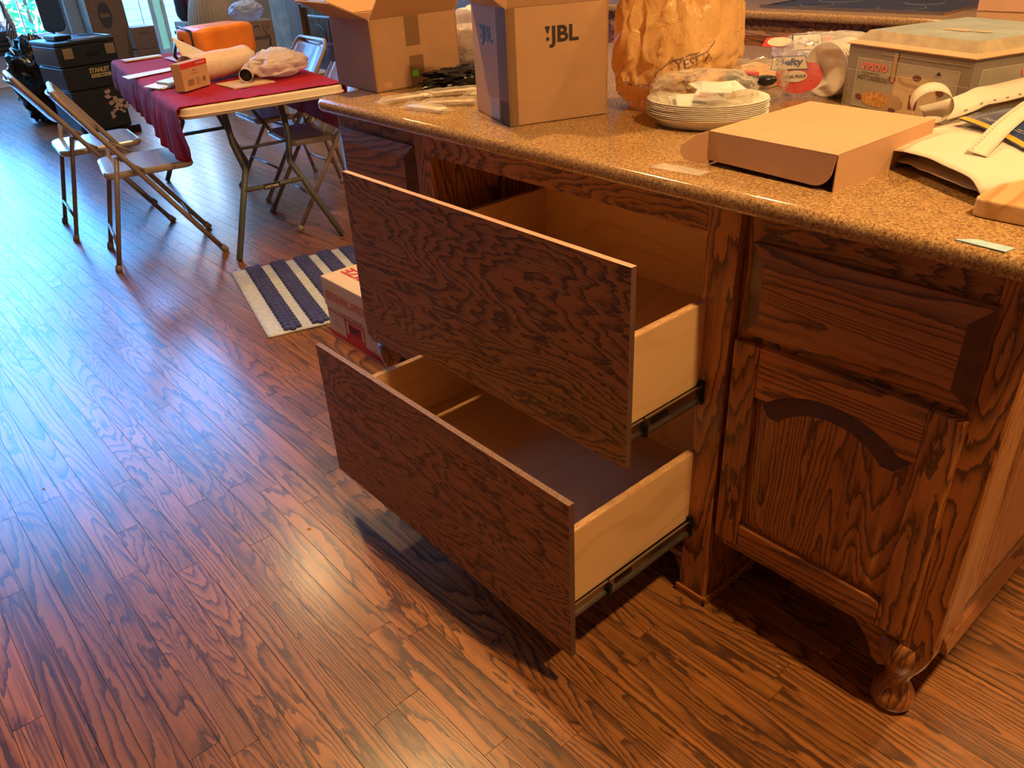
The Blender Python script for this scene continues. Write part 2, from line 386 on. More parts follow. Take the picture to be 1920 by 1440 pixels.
def blob(c, rx, ry, rz, seed=0, amp=.12, fr=3.0, p=2.6, rot=0, nu=64, nv=40, flat=True, ridge=True, shape=None):
    mb = MB()
    def sg(x, e): return math.copysign(abs(x) ** e, x)
    def fn(u, v):
        q = 2 * PI * u; t = PI * (v - .5); e = 2.0 / p
        x = sg(math.cos(t), e) * sg(math.cos(q), e); y = sg(math.cos(t), e) * sg(math.sin(q), e); z = sg(math.sin(t), e)
        d = Vector((x, y, z))
        n1 = noise.noise(d * fr + Vector((seed, 0, seed * 2)))
        n2 = noise.noise(d * fr * 2.7 + Vector((0, seed, 5)))
        n3 = noise.noise(d * fr * 6 + Vector((3, seed, 5)))
        k = 1 + amp * ((1 - abs(n1) * 3 if ridge else n1) * .6 + (-abs(n2) * 2 if ridge else n2) * .6 + n3 * .25)
        if shape: k *= shape(d)
        X = x * rx * k; Y = y * ry * k; Z = z * rz * k
        Z = max(Z, -rz) + rz
        return (c[0] + X * math.cos(rot) - Y * math.sin(rot), c[1] + X * math.sin(rot) + Y * math.cos(rot), c[2] + Z)
    mb.grid(fn, nu, nv, wrapu=True)
    return mb
def oriented(corner, ang): return Matrix.Translation(corner) @ Matrix.Rotation(ang, 4, 'Z')

# ================================================================== SETTING
# ---- floor: boards along x, 57 mm wide, each its own object near the island
floor_mb = MB().box(-9.9, 3.0, -3.6, 5.2, -.04, -.012)
floor = struct('floor', floor_mb, plain('subfloor', (.05, .02, .01), .8))
rows = []
y = -3.55; W_ = .0572
planks = []
while y < 5.15:
    x = -9.85 + rnd.uniform(-.6, 0)
    while x < 2.95:
        ln = rnd.choice([.35, .5, .65, .8, .95, 1.15, 1.3]) * rnd.uniform(.85, 1.15)
        x1 = min(x + ln, 2.98)
        if x1 > -9.85:
            planks.append((max(x, -9.85), x1, y, y + W_, (rnd.random(), rnd.random(), rnd.random())))
        x += ln
    y += W_
def seen(p):
    d = Vector(((p[0] + p[1]) / 2, (p[2] + p[3]) / 2, 0)) - Vector((.698, -1.083, 1.298))
    z = d.dot(F_)
    if z < .1: return False
    u = 960 + 1486 * d.dot(R_) / z; v = 720 - 1486 * d.dot(U_) / z
    return -250 < u < 2150 and -50 < v < 1750 and not (-.8 < (p[0] + p[1]) / 2 < .3 and .15 < p[2] < 1.3)
def pdist(p): return (Vector(((p[0] + p[1]) / 2, p[2], 0)) - Vector((.4, -.9, 0))).length
vis = sorted([p for p in planks if seen(p)], key=pdist)
near = vis[:298]; nearset = set(id(p) for p in near)
def tone(me, cols):
    a = me.color_attributes.new('plank_tone', 'FLOAT_COLOR', 'CORNER')
    for poly, c in zip(me.polygons, cols):
        for li in poly.loop_indices: a.data[li].color = (c[0], c[1], c[2], 1)
g = .0005
def plank_faces(p, mb):
    x0, x1, y0, y1, _ = p; b = .0012; dz = -(p[4][2] * .0004)
    mb.hexa([(x0 + g, y0 + g, -.012), (x1 - g, y0 + g, -.012), (x1 - g, y1 - g, -.012), (x0 + g, y1 - g, -.012)],
            [(x0 + g, y0 + g, dz), (x1 - g, y0 + g, dz), (x1 - g, y1 - g, dz), (x0 + g, y1 - g, dz)])
for p in near:
    mb = MB(); plank_faces(p, mb); o = obj('plank', mb, FLOOR, floor); tone(o.data, [p[4]] * 6)
mb = MB(); cols = []
for p in planks:
    if id(p) not in nearset:
        plank_faces(p, mb); cols += [p[4]] * 6
o = obj('floor_planks', mb, FLOOR, floor); tone(o.data, cols); tag(o, kind='stuff')

# ---- room shell
XB, XR, YF, YB = -9.75, 2.9, -3.5, 5.1
# back wall (x = XB) with two windows
def wall_x(name, x0, x1, ya, yb, z0, z1, holes, m):
    mb = MB(); ys = sorted(set([ya, yb] + [h[0] for h in holes] + [h[1] for h in holes])); zs = sorted(set([z0, z1] + [h[2] for h in holes] + [h[3] for h in holes]))
    for i in range(len(ys) - 1):
        for j in range(len(zs) - 1):
            cy, cz = (ys[i] + ys[i + 1]) / 2, (zs[j] + zs[j + 1]) / 2
            if any(h[0] < cy < h[1] and h[2] < cz < h[3] for h in holes): continue
            mb.box(x0, x1, ys[i], ys[i + 1], zs[j], zs[j + 1])
    return struct(name, mb, m)
H = [(-.9, 1.40, .43, 2.25), (2.12, 2.86, .10, 2.25), (-1.8, .55, 2.75, 5.5), (.85, 2.5, 2.75, 5.5)]  # last two are unseen high windows, added for blue sheen on the floor
wall_x('wall_back', XB - .12, XB, YF, YB, 0, 5.8, H, WALLB)
struct('wall_right', MB().box(XR, XR + .1, YF, YB, 0, CEIL), WALLM)
struct('wall_front', MB().box(XB, XR, YF - .1, YF, 0, 5.8), WALLM)
struct('wall_left', MB().box(XB, XR, YB, YB + .1, 0, 5.8), WALLM)
HIGH = 5.8; XS = -4.6
ceil = struct('ceiling', MB().box(XS, XR + .1, YF - .1, YB + .1, CEIL, CEIL + .1).box(XB - .12, XS, YF - .1, YB + .1, HIGH, HIGH + .1), CEILM)
struct('wall_header', MB().box(XS, XS + .1, YF, YB, CEIL + .1, HIGH + .1), WALLM)
struct('baseboard_back', MB().box(XB, XB + .018, YF, 1.5, 0, .13).box(XB, XB + .03, YF, 1.5, 0, .02).box(XB, XB + .018, 2.9, YB, 0, .13), TRIMW, bevel=.004)
GLASS = film('window_glass', (1, 1, 1), .02, .02, 3, 0)
def window_x(name, h, nmun, leaf=None):
    ya, yb, za, zb = h
    mb = MB(); t = .05
    mb.box(XB - .10, XB + .02, ya - .06, ya + .01, za - .06, zb + .06).box(XB - .10, XB + .02, yb - .01, yb + .06, za - .06, zb + .06)
    mb.box(XB - .10, XB + .02, ya, yb, zb - .01, zb + .06).box(XB - .10, XB + .05, ya - .06, yb + .06, za - .06, za + .012)
    w = struct(name, mb, TRIMW, bevel=.003)
    n = max(1, round((yb - ya) / .62)); pw = (yb - ya) / n
    for i in range(n):
        a = ya + i * pw; fb = MB()
        fb.box(XB - .08, XB - .04, a, a + .035, za, zb).box(XB - .08, XB - .04, a + pw - .035, a + pw, za, zb)
        fb.box(XB - .08, XB - .04, a, a + pw, za, za + .05).box(XB - .08, XB - .04, a, a + pw, zb - .05, zb)
        mid = za + (zb - za) * .36
        fb.box(XB - .085, XB - .035, a, a + pw, mid - .022, mid + .022)
        for k in range(1, nmun):
            yy = a + pw * k / nmun; fb.box(XB - .07, XB - .05, yy - .007, yy + .007, za, zb)
        s_ = obj('window_sash', fb, TRIMW, w)
        obj('pane', MB().box(XB - .062, XB - .058, a + .03, a + pw - .03, za + .04, zb - .04), GLASS, s_)
    area_light('daylight_portal', (XB - .13, (ya + yb) / 2, (za + zb) / 2), yb - ya, 0, (1, 1, 1), (1, 0, 0), 'RECTANGLE', zb - za, portal=True)
window_x('window_1', H[0], 2); window_x('window_2', H[1], 3); window_x('added_window_3', H[2], 2); window_x('added_window_4', H[3], 2)
SHEER = film('sheer_fabric', (.85, .95, 1), .45, .6, 10, .1)
for k, (ya, yb) in enumerate(((-1.85, .6), (.8, 2.55))):
    tag(obj('dimming_sheet', MB().box(XB + .04, XB + .043, ya, yb, 2.72, 5.55), film('dimming_film', (.85, .95, 1), .12, .6, 10, .1) if k == 0 else D.materials['dimming_film']), 'unseen sheer sheet added to dim the %s high window' % ('left', 'right')[k], 'shade')  # sheets added out of view to weaken daylight from the high windows
area_light('ceiling_and_fill_light', (-7.0, 3.0, 5.78), .3, CAN * 3.4, WARM)  # warm fill lamp added to brighten the far boxes, no fixture there
LL = {(-3.4, .45): 'above the red-clothed folding table', (-1.35, -.08): 'above the left end of the island', (.95, -.12): 'above the floor right of the island', (-1.3, 1.75): 'above the aisle at the left', (.95, 1.75): 'above the aisle at the right'}
# ceiling lamps (trim rings that hold the lights)
for (x, y, k) in CANS:
    t = thing('recessed_ceiling_lamp', 'white round recessed ceiling lamp %s' % LL[(x, y)], 'lamp', (x, y, CEIL - .01), 0, 'recessed lamps in the ceiling')
    mb = MB().lathe([(.075, .0), (.095, .0), (.095, .01), (.075, .01)], 24, (x, y, CEIL - .010), capt=False, capb=False)
    obj('trim_ring', mb, CEILM, t)
# ---- outdoors behind the windows
struct('outside_ground', MB().box(-30, -9.9, -14, 16, -.3, -.25), plain('lawn', (.10, .28, .07), .9, var=.3))
leafm = plain('shrub_leaves', (.08, .42, .16), .6, var=.4, scale=9)
def shrub(x, y, r, h, sd, label):
    t = thing('garden_shrub', label, 'shrub', (x, y, -.25))
    mb = MB(); rr = random.Random(sd)
    for i in range(420):
        a = rr.uniform(0, 2 * PI); q = rr.random() ** .5 * r; z = rr.uniform(.1, h); q *= (1 - (z / h) ** 2) ** .5 + .15
        c = Vector((x + q * math.cos(a), y + q * math.sin(a), -.25 + z)); s_ = rr.uniform(.05, .11)
        u = Vector((rr.uniform(-1, 1), rr.uniform(-1, 1), rr.uniform(-1, 1))).normalized(); v = u.orthogonal().normalized()
        mb.poly([c - u * s_, c + v * s_ * .4, c + u * s_, c - v * s_ * .4])
    tag(obj('foliage', mb, leafm, t), kind='stuff')
    obj('stem', MB().tube([(x, y, -.25), (x + .03, y, h * .5)], [.04, .02], 6), plain('bark', (.2, .1, .05), .8), t)
shrub(-12.4, 1.75, .38, 1.5, 1, 'green leafy shrub seen through the left window')
shrub(-12.6, 5.9, .6, 1.6, 2, 'green leafy shrub seen through the narrow tall window')
mb = MB()
for i in range(30): mb.box(-15.1, -15.06, -6 + i * .46, -6 + i * .46 + .44, -.25, 1.7)
nh = thing('bounce_wall', 'added white sided bounce wall beyond the tall window', 'house', (-13.3, 3.7, -.25))  # white wall added to bounce sunlight in as a bright floor patch
obj('wall', MB().box(-13.5, -13.06, 2.75, 4.7, -.25, 4.2), plain('white_siding', (.8, .8, .78), .7, var=.02), nh)
for k in range(28): obj('siding_board', MB().box(-13.06, -13.04, 2.75, 4.7, -.2 + k * .155, -.2 + k * .155 + .147), D.materials['white_siding'], nh)
tag(obj('garden_fence', MB().box(-15.0, -14.96, -6, 8, .1, .2).box(-15.0, -14.96, -6, 8, .7, .8), plain('fence_rail', (.6, .45, .4), .8)), 'pale boarded fence across the garden outside the windows', 'fence')
fence = D.objects['garden_fence']
for i in range(30): obj('board', MB().box(-15.06, -15.02, -6 + i * .46, -6 + i * .46 + .44, -.25, .95), plain('fence_board', (.7, .5, .45), .8) if i == 0 else D.materials['fence_board'], fence)

# ================================================================== ISLAND
def frustum_panel(mb, x0, x1, z0, z1, yb, yf, inset, lip, mi=0, mi_end=None):
    """raised panel facing -y: base thickness lip, sloped border up to yf"""
    mid = yb - lip
    mb.box(x0, x1, mid, yb, z0, z1, mi)
    o = [(x0, mid, z0), (x1, mid, z0), (x1, mid, z1), (x0, mid, z1)]
    i = [(x0 + inset, yf, z0 + inset), (x1 - inset, yf, z0 + inset), (x1 - inset, yf, z1 - inset), (x0 + inset, yf, z1 - inset)]
    b = len(mb.v); mb.add(o + i, [(4, 5, 6, 7)], mi)
    for k, mm in ((0, mi), (1, mi_end if mi_end is not None else mi), (2, mi), (3, mi_end if mi_end is not None else mi)):
        mb.add([o[k], o[(k + 1) % 4], i[(k + 1) % 4], i[k]], [(0, 1, 2, 3)], mm)
def arch_curve(xa, xb, zs, rise, n=22):
    pts = []
    for i in range(n + 1):
        t = i / n; x = xa + (xb - xa) * t
        k = max(0, 1 - ((t - .5) / .40) ** 2) if abs(t - .5) < .40 else 0
        e = math.sqrt(k) * .35 + k * .65
        pts.append((x, zs + rise * e))
    return pts
def door_arched(parent, x0, x1, z0, z1, y0, st=.052, rise=.042, face=-1):
    """cathedral-arch raised panel door standing at front y0 (thickness .019 towards +y)"""
    T = .019; y1 = y0 + T
    d = obj('door', MB().box(x0 + .01, x1 - .01, y0 + .012, y1, z0 + .01, z1 - .01), OAKZ, parent)
    obj('stile', MB().box(x0, x0 + st, y0, y1 - .001, z0, z1), OAKZ, d, bevel=.003)
    obj('stile', MB().box(x1 - st, x1, y0, y1 - .001, z0, z1), OAKZ, d, bevel=.003)
    obj('bottom_rail', MB().box(x0 + st, x1 - st, y0, y1 - .001, z0, z0 + .052), OAKX_FINE, d, bevel=.003)
    zs = z1 - .098
    A = arch_curve(x0 + st, x1 - st, zs, rise)
    mb = MB().prism([(x0 + st, z1), *A, (x1 - st, z1)], 'y', y0, y1 - .001)
    obj('top_rail', mb, OAKX_FINE, d, bevel=.0015, seg=1)
    # raised panel: outer loop, sloped band, inner field
    xi0, xi1 = x0 + st, x1 - st; zb = z0 + .052
    outer = [(xi0, zb), (xi1, zb)] + A[::-1]
    ins = .03
    A2 = arch_curve(xi0 + ins, xi1 - ins, zs - ins * 1.02, rise)
    inner = [(xi0 + ins, zb + ins), (xi1 - ins, zb + ins)] + A2[::-1]
    n = len(outer); mb = MB()
    vo = [(x, y0 + .011, z) for x, z in outer]; vi = [(x, y0 + .0025, z) for x, z in inner]
    mb.add(vo + vi, [(i, (i + 1) % n, n + (i + 1) % n, n + i) for i in range(n) if not 2 <= i < n - 1], 0)
    mb.add(vo + vi, [(i, (i + 1) % n, n + (i + 1) % n, n + i) for i in range(2, n - 1)], 1)
    mb.add(vi, [tuple(range(n))], 0)
    obj('raised_panel', mb, [OAKZ, OAK_END], d)
    return d
def drawer_face(parent, x0, x1, z0, z1, y0):
    mb = MB(); frustum_panel(mb, x0, x1, z0, z1, y0 + .019, y0, .030, .009, 0, 1)
    return obj('drawer', mb, [OAKX_FINE, OAK_END], parent, bevel=.0012, seg=1)
def scroll_foot(parent, x, y, sx, top=.18, name='foot'):
    """turned bun foot with a scrolled knee, standing on the floor"""
    mb = MB().lathe([(.024, 0), (.033, .004), (.038, .018), (.037, .034), (.028, .052), (.021, .066), (.022, .08), (.03, .1), (.041, .125), (.046, .15), (.044, top)], 28, (x, y, 0))
    f = obj(name, mb, OAK_END if False else OAKZ, parent)
    # scrolled brackets towards the middle of the cabinet and to the back
    pts = [(0, 0), (-.10 * sx, 0), (-.088 * sx, -.012), (-.07 * sx, -.03), (-.055 * sx, -.05), (-.045 * sx, -.075), (-.03 * sx, -.088), (-.008 * sx, -.07), (0, -.05)]
    obj('scroll_bracket', MB().prism([(x + a, top + b) for a, b in pts], 'y', y - .026, y - .002), OAKX_FINE, f, bevel=.004)
    obj('scroll_bracket', MB().prism([(y + abs(a), top + b) for a, b in pts], 'x', x - .02 * sx, x + .004 * sx), OAKY, f, bevel=.004)
    return f
ZC = .881
# ---- right cabinet
rc = thing('base_cabinet', 'oak end cabinet with arched door and closed drawer, right of the open drawers', 'cabinet', (.22, .6, 0))
x0, x1, yf, zb = 0.0, .4416, .02, .178
obj('body', MB().box(x0 + .002, x1 - .021, yf + .02, 1.27, zb + .002, ZC), OAKZ, rc)
obj('stile', MB().box(x0 + .001, x0 + .03, yf, yf + .02, zb, ZC), OAKZ, rc)
obj('stile', MB().box(x1 - .052, x1, yf, yf + .02, zb, ZC), OAKZ, rc, bevel=.002)
obj('top_rail', MB().box(x0 + .03, x1 - .052, yf, yf + .0195, .815, ZC), OAKX, rc)
obj('middle_rail', MB().box(x0 + .03, x1 - .052, yf, yf + .0195, .645, .675), OAKX, rc)
obj('bottom_rail', MB().box(x0 + .03, x1 - .052, yf, yf + .0195, zb, zb + .045), OAKX, rc)
door_arched(rc, .009, .397, .2065, .6495, .001)
drawer_face(rc, .020, .396, .663, .8265, .001)
# side panel on the right end: frame, grooves, raised panels, bottom moulding
sp = obj('side_panel', MB().box(x1 - .02, x1 - .008, yf + .02, 1.27, zb, ZC), OAK_LIT_Z, rc)
for a, b in ((yf + .02, .118), (.50, .56), (.92, .98), (1.21, 1.27)):
    obj('stile', MB().box(x1 - .0085, x1, a, b, zb, ZC), OAK_LIT_Z, sp, bevel=.0015, seg=1)
for a, b in ((.118, .50), (.56, .92), (.98, 1.21)):
    mb = MB(); ins = .028; za, zt = zb + .035, ZC - .05
    o = [(x1 - .0075, a + .012, za), (x1 - .0075, b - .012, za), (x1 - .0075, b - .012, zt), (x1 - .0075, a + .012, zt)]
    i = [(x1 - .001, a + .012 + ins, za + ins), (x1 - .001, b - .012 - ins, za + ins), (x1 - .001, b - .012 - ins, zt - ins), (x1 - .001, a + .012 + ins, zt - ins)]
    mb.add(o + i, [(4, 5, 6, 7), (0, 1, 5, 4), (1, 2, 6, 5), (2, 3, 7, 6), (3, 0, 4, 7)])
    obj('raised_panel', mb, OAK_LIT_Z, sp)
mb = MB().prism([(x1 - .001, zb), (x1 + .012, zb), (x1 + .012, zb + .012), (x1 + .006, zb + .026), (x1 - .001, zb + .034)], 'y', yf + .03, 1.27)
obj('bottom_moulding', mb, OAKY, sp, bevel=.0015, seg=2)
scroll_foot(rc, .388, .055, 1)
scroll_foot(rc, .388, 1.2, 1)
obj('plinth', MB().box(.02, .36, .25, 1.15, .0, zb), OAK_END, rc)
# ---- left cabinet (mirror, narrower)
lc = thing('base_cabinet', 'oak end cabinet with closed drawer, left of the open drawers behind the copy paper carton', 'cabinet', (-1.1, .6, 0))
x0, x1 = -1.305, -.918
obj('body', MB().box(x0 + .02, x1 - .002, yf + .02, 1.27, zb + .002, ZC), OAKZ, lc)
obj('stile', MB().box(x0, x0 + .05, yf, yf + .02, zb, ZC), OAKZ, lc)
obj('stile', MB().box(x1 - .04, x1 - .001, yf, yf + .02, zb, ZC), OAKZ, lc)
obj('top_rail', MB().box(x0 + .05, x1 - .04, yf, yf + .0195, .815, ZC), OAKX, lc)
obj('middle_rail', MB().box(x0 + .05, x1 - .04, yf, yf + .0195, .645, .675), OAKX, lc)
obj('bottom_rail', MB().box(x0 + .05, x1 - .04, yf, yf + .0195, zb, zb + .045), OAKX, lc)
door_arched(lc, -1.29, -.942, .2065, .6495, .001)
drawer_face(lc, -1.292, -.942, .663, .8365, .001)
obj('side_panel', MB().box(x0, x0 + .0195, yf + .02, 1.27, zb, ZC), OAKZ, lc)
scroll_foot(lc, -1.24, .055, -1)
scroll_foot(lc, -1.24, 1.2, -1)
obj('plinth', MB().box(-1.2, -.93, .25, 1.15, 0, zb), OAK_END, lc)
# ---- centre cabinet with the two pulled-out drawers
cc = thing('drawer_cabinet', 'oak centre cabinet with two wide deep drawers pulled open', 'cabinet', (-.46, .4, 0))
XL, XO = -.853, -.0650
obj('pilaster', MB().box(XO, -.0005, 0, .02, .0, ZC), OAKZ, cc, bevel=.002)
obj('pilaster', MB().box(-.9175, XL, 0, .02, .0, ZC), OAKZ, cc, bevel=.002)
obj('side_wall', MB().box(-.0185, -.0005, .02, 1.27, .0, ZC), OAKZ, cc)
obj('side_wall', MB().box(-.9175, -.8995, .02, 1.27, .0, ZC), OAKZ, cc)
obj('inner_wall', MB().box(-.872, XL - .001, .02, .62, .1, ZC), OAKZ, cc)
obj('inner_wall', MB().box(XO + .014, XO + .03, .02, .62, .1, ZC), MAPLE, cc)
obj('back_wall', MB().box(-.899, -.019, .62, .632, .02, ZC), MAPLEX, cc)
obj('top_rail', MB().box(XL, XO, 0, .02, .8273, ZC), OAKX, cc, bevel=.001, seg=1)
obj('cabinet_floor', MB().box(-.899, -.02, .03, .62, .06, .075), MAPLE, cc)
for (a, b) in ((-.006, -.0005 + .012), (-.93, -.912)):
    pass
obj('base_moulding', MB().box(-.07, .006, -.006, .0, 0, .022).box(.0, .006, -.006, .245, 0, .022), OAKX_FINE, cc, bevel=.002)
obj('base_moulding', MB().box(-.923, -.848, -.006, .0, 0, .022), OAKX_FINE, cc, bevel=.002)
val = [(XO, .0), (XO, .09), (XL, .09), (XL, 0), (XL + .02, 0), (XL + .024, .03), (XL + .04, .055), (XL + .07, .064), (XO - .07, .064), (XO - .04, .055), (XO - .024, .03), (XO - .02, 0)]
obj('valance', MB().prism(val, 'y', .03, .048), OAKX_FINE, cc)
def rail_slide(parent, x, ya, yb, z, ext):
    """drawer runner on the outer side of the box; ya front end of drawer, yb where it enters the cabinet"""
    s = obj('slide', MB().box(x, x + .004, ya, yb + .02, z, z + .035).box(x, x + .009, ya, yb + .02, z, z + .004).box(x, x + .009, ya, yb + .02, z + .031, z + .035), STEEL, parent)
    c = ya + (yb - ya) * .42
    return s
def drawer(zf0, zf1, yfr, bz0, bz1, slz, bottom):
    d = obj('drawer', MB().box(-.775, -.072, yfr + .013, yfr + .52, bottom - .008, bottom), MAPLE, cc)
    # front board with raw edge: separate faces for face and edges
    mb = MB(); x0, x1, y0, y1 = -.886, -.040, yfr, yfr + .0125
    vs = [(x0, y0, zf0), (x1, y0, zf0), (x1, y0, zf1), (x0, y0, zf1), (x0, y1, zf0), (x1, y1, zf0), (x1, y1, zf1), (x0, y1, zf1)]
    mb.add(vs, [(0, 1, 2, 3)], 0); mb.add(vs, [(5, 4, 7, 6)], 2); mb.add(vs, [(3, 2, 6, 7)], 1); mb.add(vs, [(1, 5, 6, 2), (4, 0, 3, 7), (4, 5, 1, 0)], 3)
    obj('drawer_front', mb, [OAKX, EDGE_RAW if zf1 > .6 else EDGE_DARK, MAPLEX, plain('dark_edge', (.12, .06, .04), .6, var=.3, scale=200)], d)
    yb = yfr + .53
    for xa, xb in ((-.792, -.777), (-.070, -.055)):
        mb = MB(); mb.box(xa, xb, yfr + .0125, yb, bz0, bz1 - .0005)
        obj('side_panel', mb, MAPLE, d)
        eb = MB()
        for k in range(3): eb.box(xa + .0006 + k * .0052, xa + .0036 + k * .0052, yfr + .0130, yb - .001, bz1 - .0012, bz1 + (.0006 if k != 1 else .0001))
        obj('ply_edge', eb, [PLY_EDGE], d)
    obj('back_panel', MB().box(-.777, -.070, yb - .015, yb - .0005, bz0, bz1), MAPLEX, d)
    obj('inner_front', MB().box(-.777, -.070, yfr + .0125, yfr + .014, bz0, bz1 - .003), MAPLEX, d)
    # runners both sides
    for sx, xs in ((1, -.0545), (-1, -.7925)):
        ya, ye = yfr + .016, -.004
        mb = MB()
        def bx(a, b, c, e, f, g_, mi=0): mb.box(min(xs + sx * a, xs + sx * b), max(xs + sx * a, xs + sx * b), c, e, f, g_, mi)
        bx(0, .003, ya, yb - .02, slz, slz + .030); bx(0, .0075, ya, yb - .02, slz, slz + .003); bx(0, .0075, ya, yb - .02, slz + .027, slz + .030)
        obj('drawer_slide', mb, STEEL, d)
        c = ya + (ye - ya) * (.28 if yfr < -.3 else .2)
        mb = MB()
        bx(.003, .006, c, ye + .5, slz - .003, slz + .033); bx(.003, .0115, c, ye + .5, slz + .030, slz + .033); bx(.003, .0115, c, ye + .5, slz - .003, slz)
        s_ = obj('outer_slide', mb, STEEL, d)
        mb = MB(); bx(.006, .0075, c + .018, c + .065, slz + .010, slz + .021); bx(.003, .0125, c - .004, c + .004, slz - .006, slz + .020, 0)
        obj('slide_latch', mb, BLACKMETAL, d)
        mb = MB(); bx(.005, .0105, c + .002, c + .008, slz - .001, slz + .005); obj('rivet', mb, plain('bright_rivet', (.8, .75, .65), .2, metal=1) if 'bright_rivet' not in D.materials else D.materials['bright_rivet'], d)
        mb = MB(); bx(.001, .013, -.008, .000, slz - .008, slz + .04); obj('bracket', mb, BLACKMETAL, d)
    return d
drawer(.4576, .8353, -.2202, .525, .700, .503, .545)
drawer(.0922, .4560, -.3609, .205, .374, .178, .222)
D.objects['bracket'].name = 'bracket'
# ---- granite countertop (bullnose edge, rounded front corner)
def slab(name, label, x0, x1, y0, y1, z0, z1, r=.03, bul=.013):
    pts = []
    for cx, cy, a0 in ((x1 - r, y1 - r, 0), (x0 + r, y1 - r, 90), (x0 + r, y0 + r, 180), (x1 - r, y0 + r, 270)):
        for k in range(9):
            q = math.radians(a0 + k * 90 / 8); pts.append((cx + r * math.cos(q), cy + r * math.sin(q)))
    mb = MB().prism(pts, 'z', z0, z1)
    o = obj(name, mb, GRANITE, bevel=bul, seg=5)
    for p in o.data.polygons: p.use_smooth = True
    o.modifiers['bevel'].harden_normals = False
    return tag(o, label, 'countertop')
slab('granite_countertop', 'brown and gold speckled granite top of the kitchen island', -1.332, .476, -.034, 1.305, ZC, .914, .045)

# ================================================================== FAR COUNTER RUN
fx = -3.08
ORD = ['first', 'second', 'third', 'fourth', 'fifth', 'sixth', 'seventh', 'eighth', 'ninth', 'tenth', 'eleventh', 'twelfth', 'thirteenth', 'fourteenth']
for i in range(14):
    a = fx + .385 * i; b = a + .385
    t = thing('far_base_cabinet', '%s dark oak cabinet from the oven in the run beyond the island' % ORD[i], 'cabinet', ((a + b) / 2, 2.45, 0), 0, 'base cabinets beyond the island')
    obj('body', MB().box(a + .001, b - .001, 2.21, 2.85, .1, ZC - .001), OAKZ, t)
    obj('face_frame', MB().box(a + .001, b - .001, 2.19, 2.21, .1, .13).box(a + .001, b - .001, 2.19, 2.21, .83, ZC - .001).box(a + .001, a + .035, 2.1905, 2.2095, .13, .83).box(b - .035, b - .001, 2.1905, 2.2095, .13, .83), OAKX, t)
    mb = MB(); frustum_panel(mb, a + .03, b - .03, .68, .832, 2.19, 2.172, .016, .010, 0, 1)
    obj('drawer', mb, [OAKX_FINE, OAK_END], t)
    door_arched(t, a + .03, b - .03, .14, .66, 2.171)
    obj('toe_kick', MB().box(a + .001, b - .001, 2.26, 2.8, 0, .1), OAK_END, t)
slab('far_granite_countertop', 'brown granite top of the counter run beyond the island', fx - .004, 2.36, 2.14, 2.87, ZC, .914, .012)
ck = thing('cooktop', 'black glass cooktop with steel rim set in the far granite counter', 'cooktop', (-1.05, 2.5, .914))
obj('glass', MB().box(-1.46, -.69, 2.27, 2.70, .9145, .921), plain('black_ceramic_glass', (.015, .016, .018), .06, var=.05), ck)
obj('rim', MB().box(-1.47, -.68, 2.252, 2.27, .9142, .926).box(-1.47, -.68, 2.70, 2.708, .9142, .923).box(-1.47, -1.46, 2.27, 2.70, .9142, .923).box(-.69, -.68, 2.27, 2.70, .9142, .923), STEEL, ck)
mb = MB()
for (x, y, r) in ((-1.27, 2.58, .09), (-.9, 2.58, .075), (-1.27, 2.38, .07), (-.9, 2.38, .09)): mb.lathe([(r - .003, 0), (r, 0), (r, .0006), (r - .003, .0006)], 32, (x, y, .9212), capt=False, capb=False)
obj('burner_ring', mb, plain('grey_print', (.3, .3, .3), .5), ck)
tb = thing('storage_box', 'beige lidded box at the right end of the far counter beside the cooktop', 'box', (-.42, 2.6, .914))
obj('body', MB().box(-.63, -.2, 2.42, 2.75, .9145, 1.03), CARD_LIGHT, tb, bevel=.004)
obj('lid', MB().box(-.64, -.19, 2.41, 2.76, 1.0305, 1.07), CARD_LIGHT, tb, bevel=.004)
# range with steel panel
rg = thing('range', 'steel and black glass oven at the left end of the far counter', 'oven', (-3.47, 2.5, 0))
obj('body', MB().box(-3.85, -3.09, 2.19, 2.85, .02, .905), BLACK, rg, bevel=.004)
obj('control_panel', MB().box(-3.85, -3.09, 2.15, 2.189, .838, .91), plain('brushed_steel', (.55, .6, .62), .25, metal=.9), rg, bevel=.006)
obj('trim_strip', MB().box(-3.84, -3.10, 2.16, 2.189, .806, .836), OAKX, rg)
obj('oven_door', MB().box(-3.84, -3.10, 2.155, 2.189, .25, .80), plain('oven_glass', (.02, .022, .024), .08), rg, bevel=.004)
obj('handle', MB().tube([(-3.78, 2.12, .72), (-3.16, 2.12, .72)], .012).tube([(-3.74, 2.12, .72), (-3.74, 2.16, .72)], .008).tube([(-3.2, 2.12, .72), (-3.2, 2.16, .72)], .008), plain('handle_steel', (.7, .75, .8), .2, metal=.9), rg)

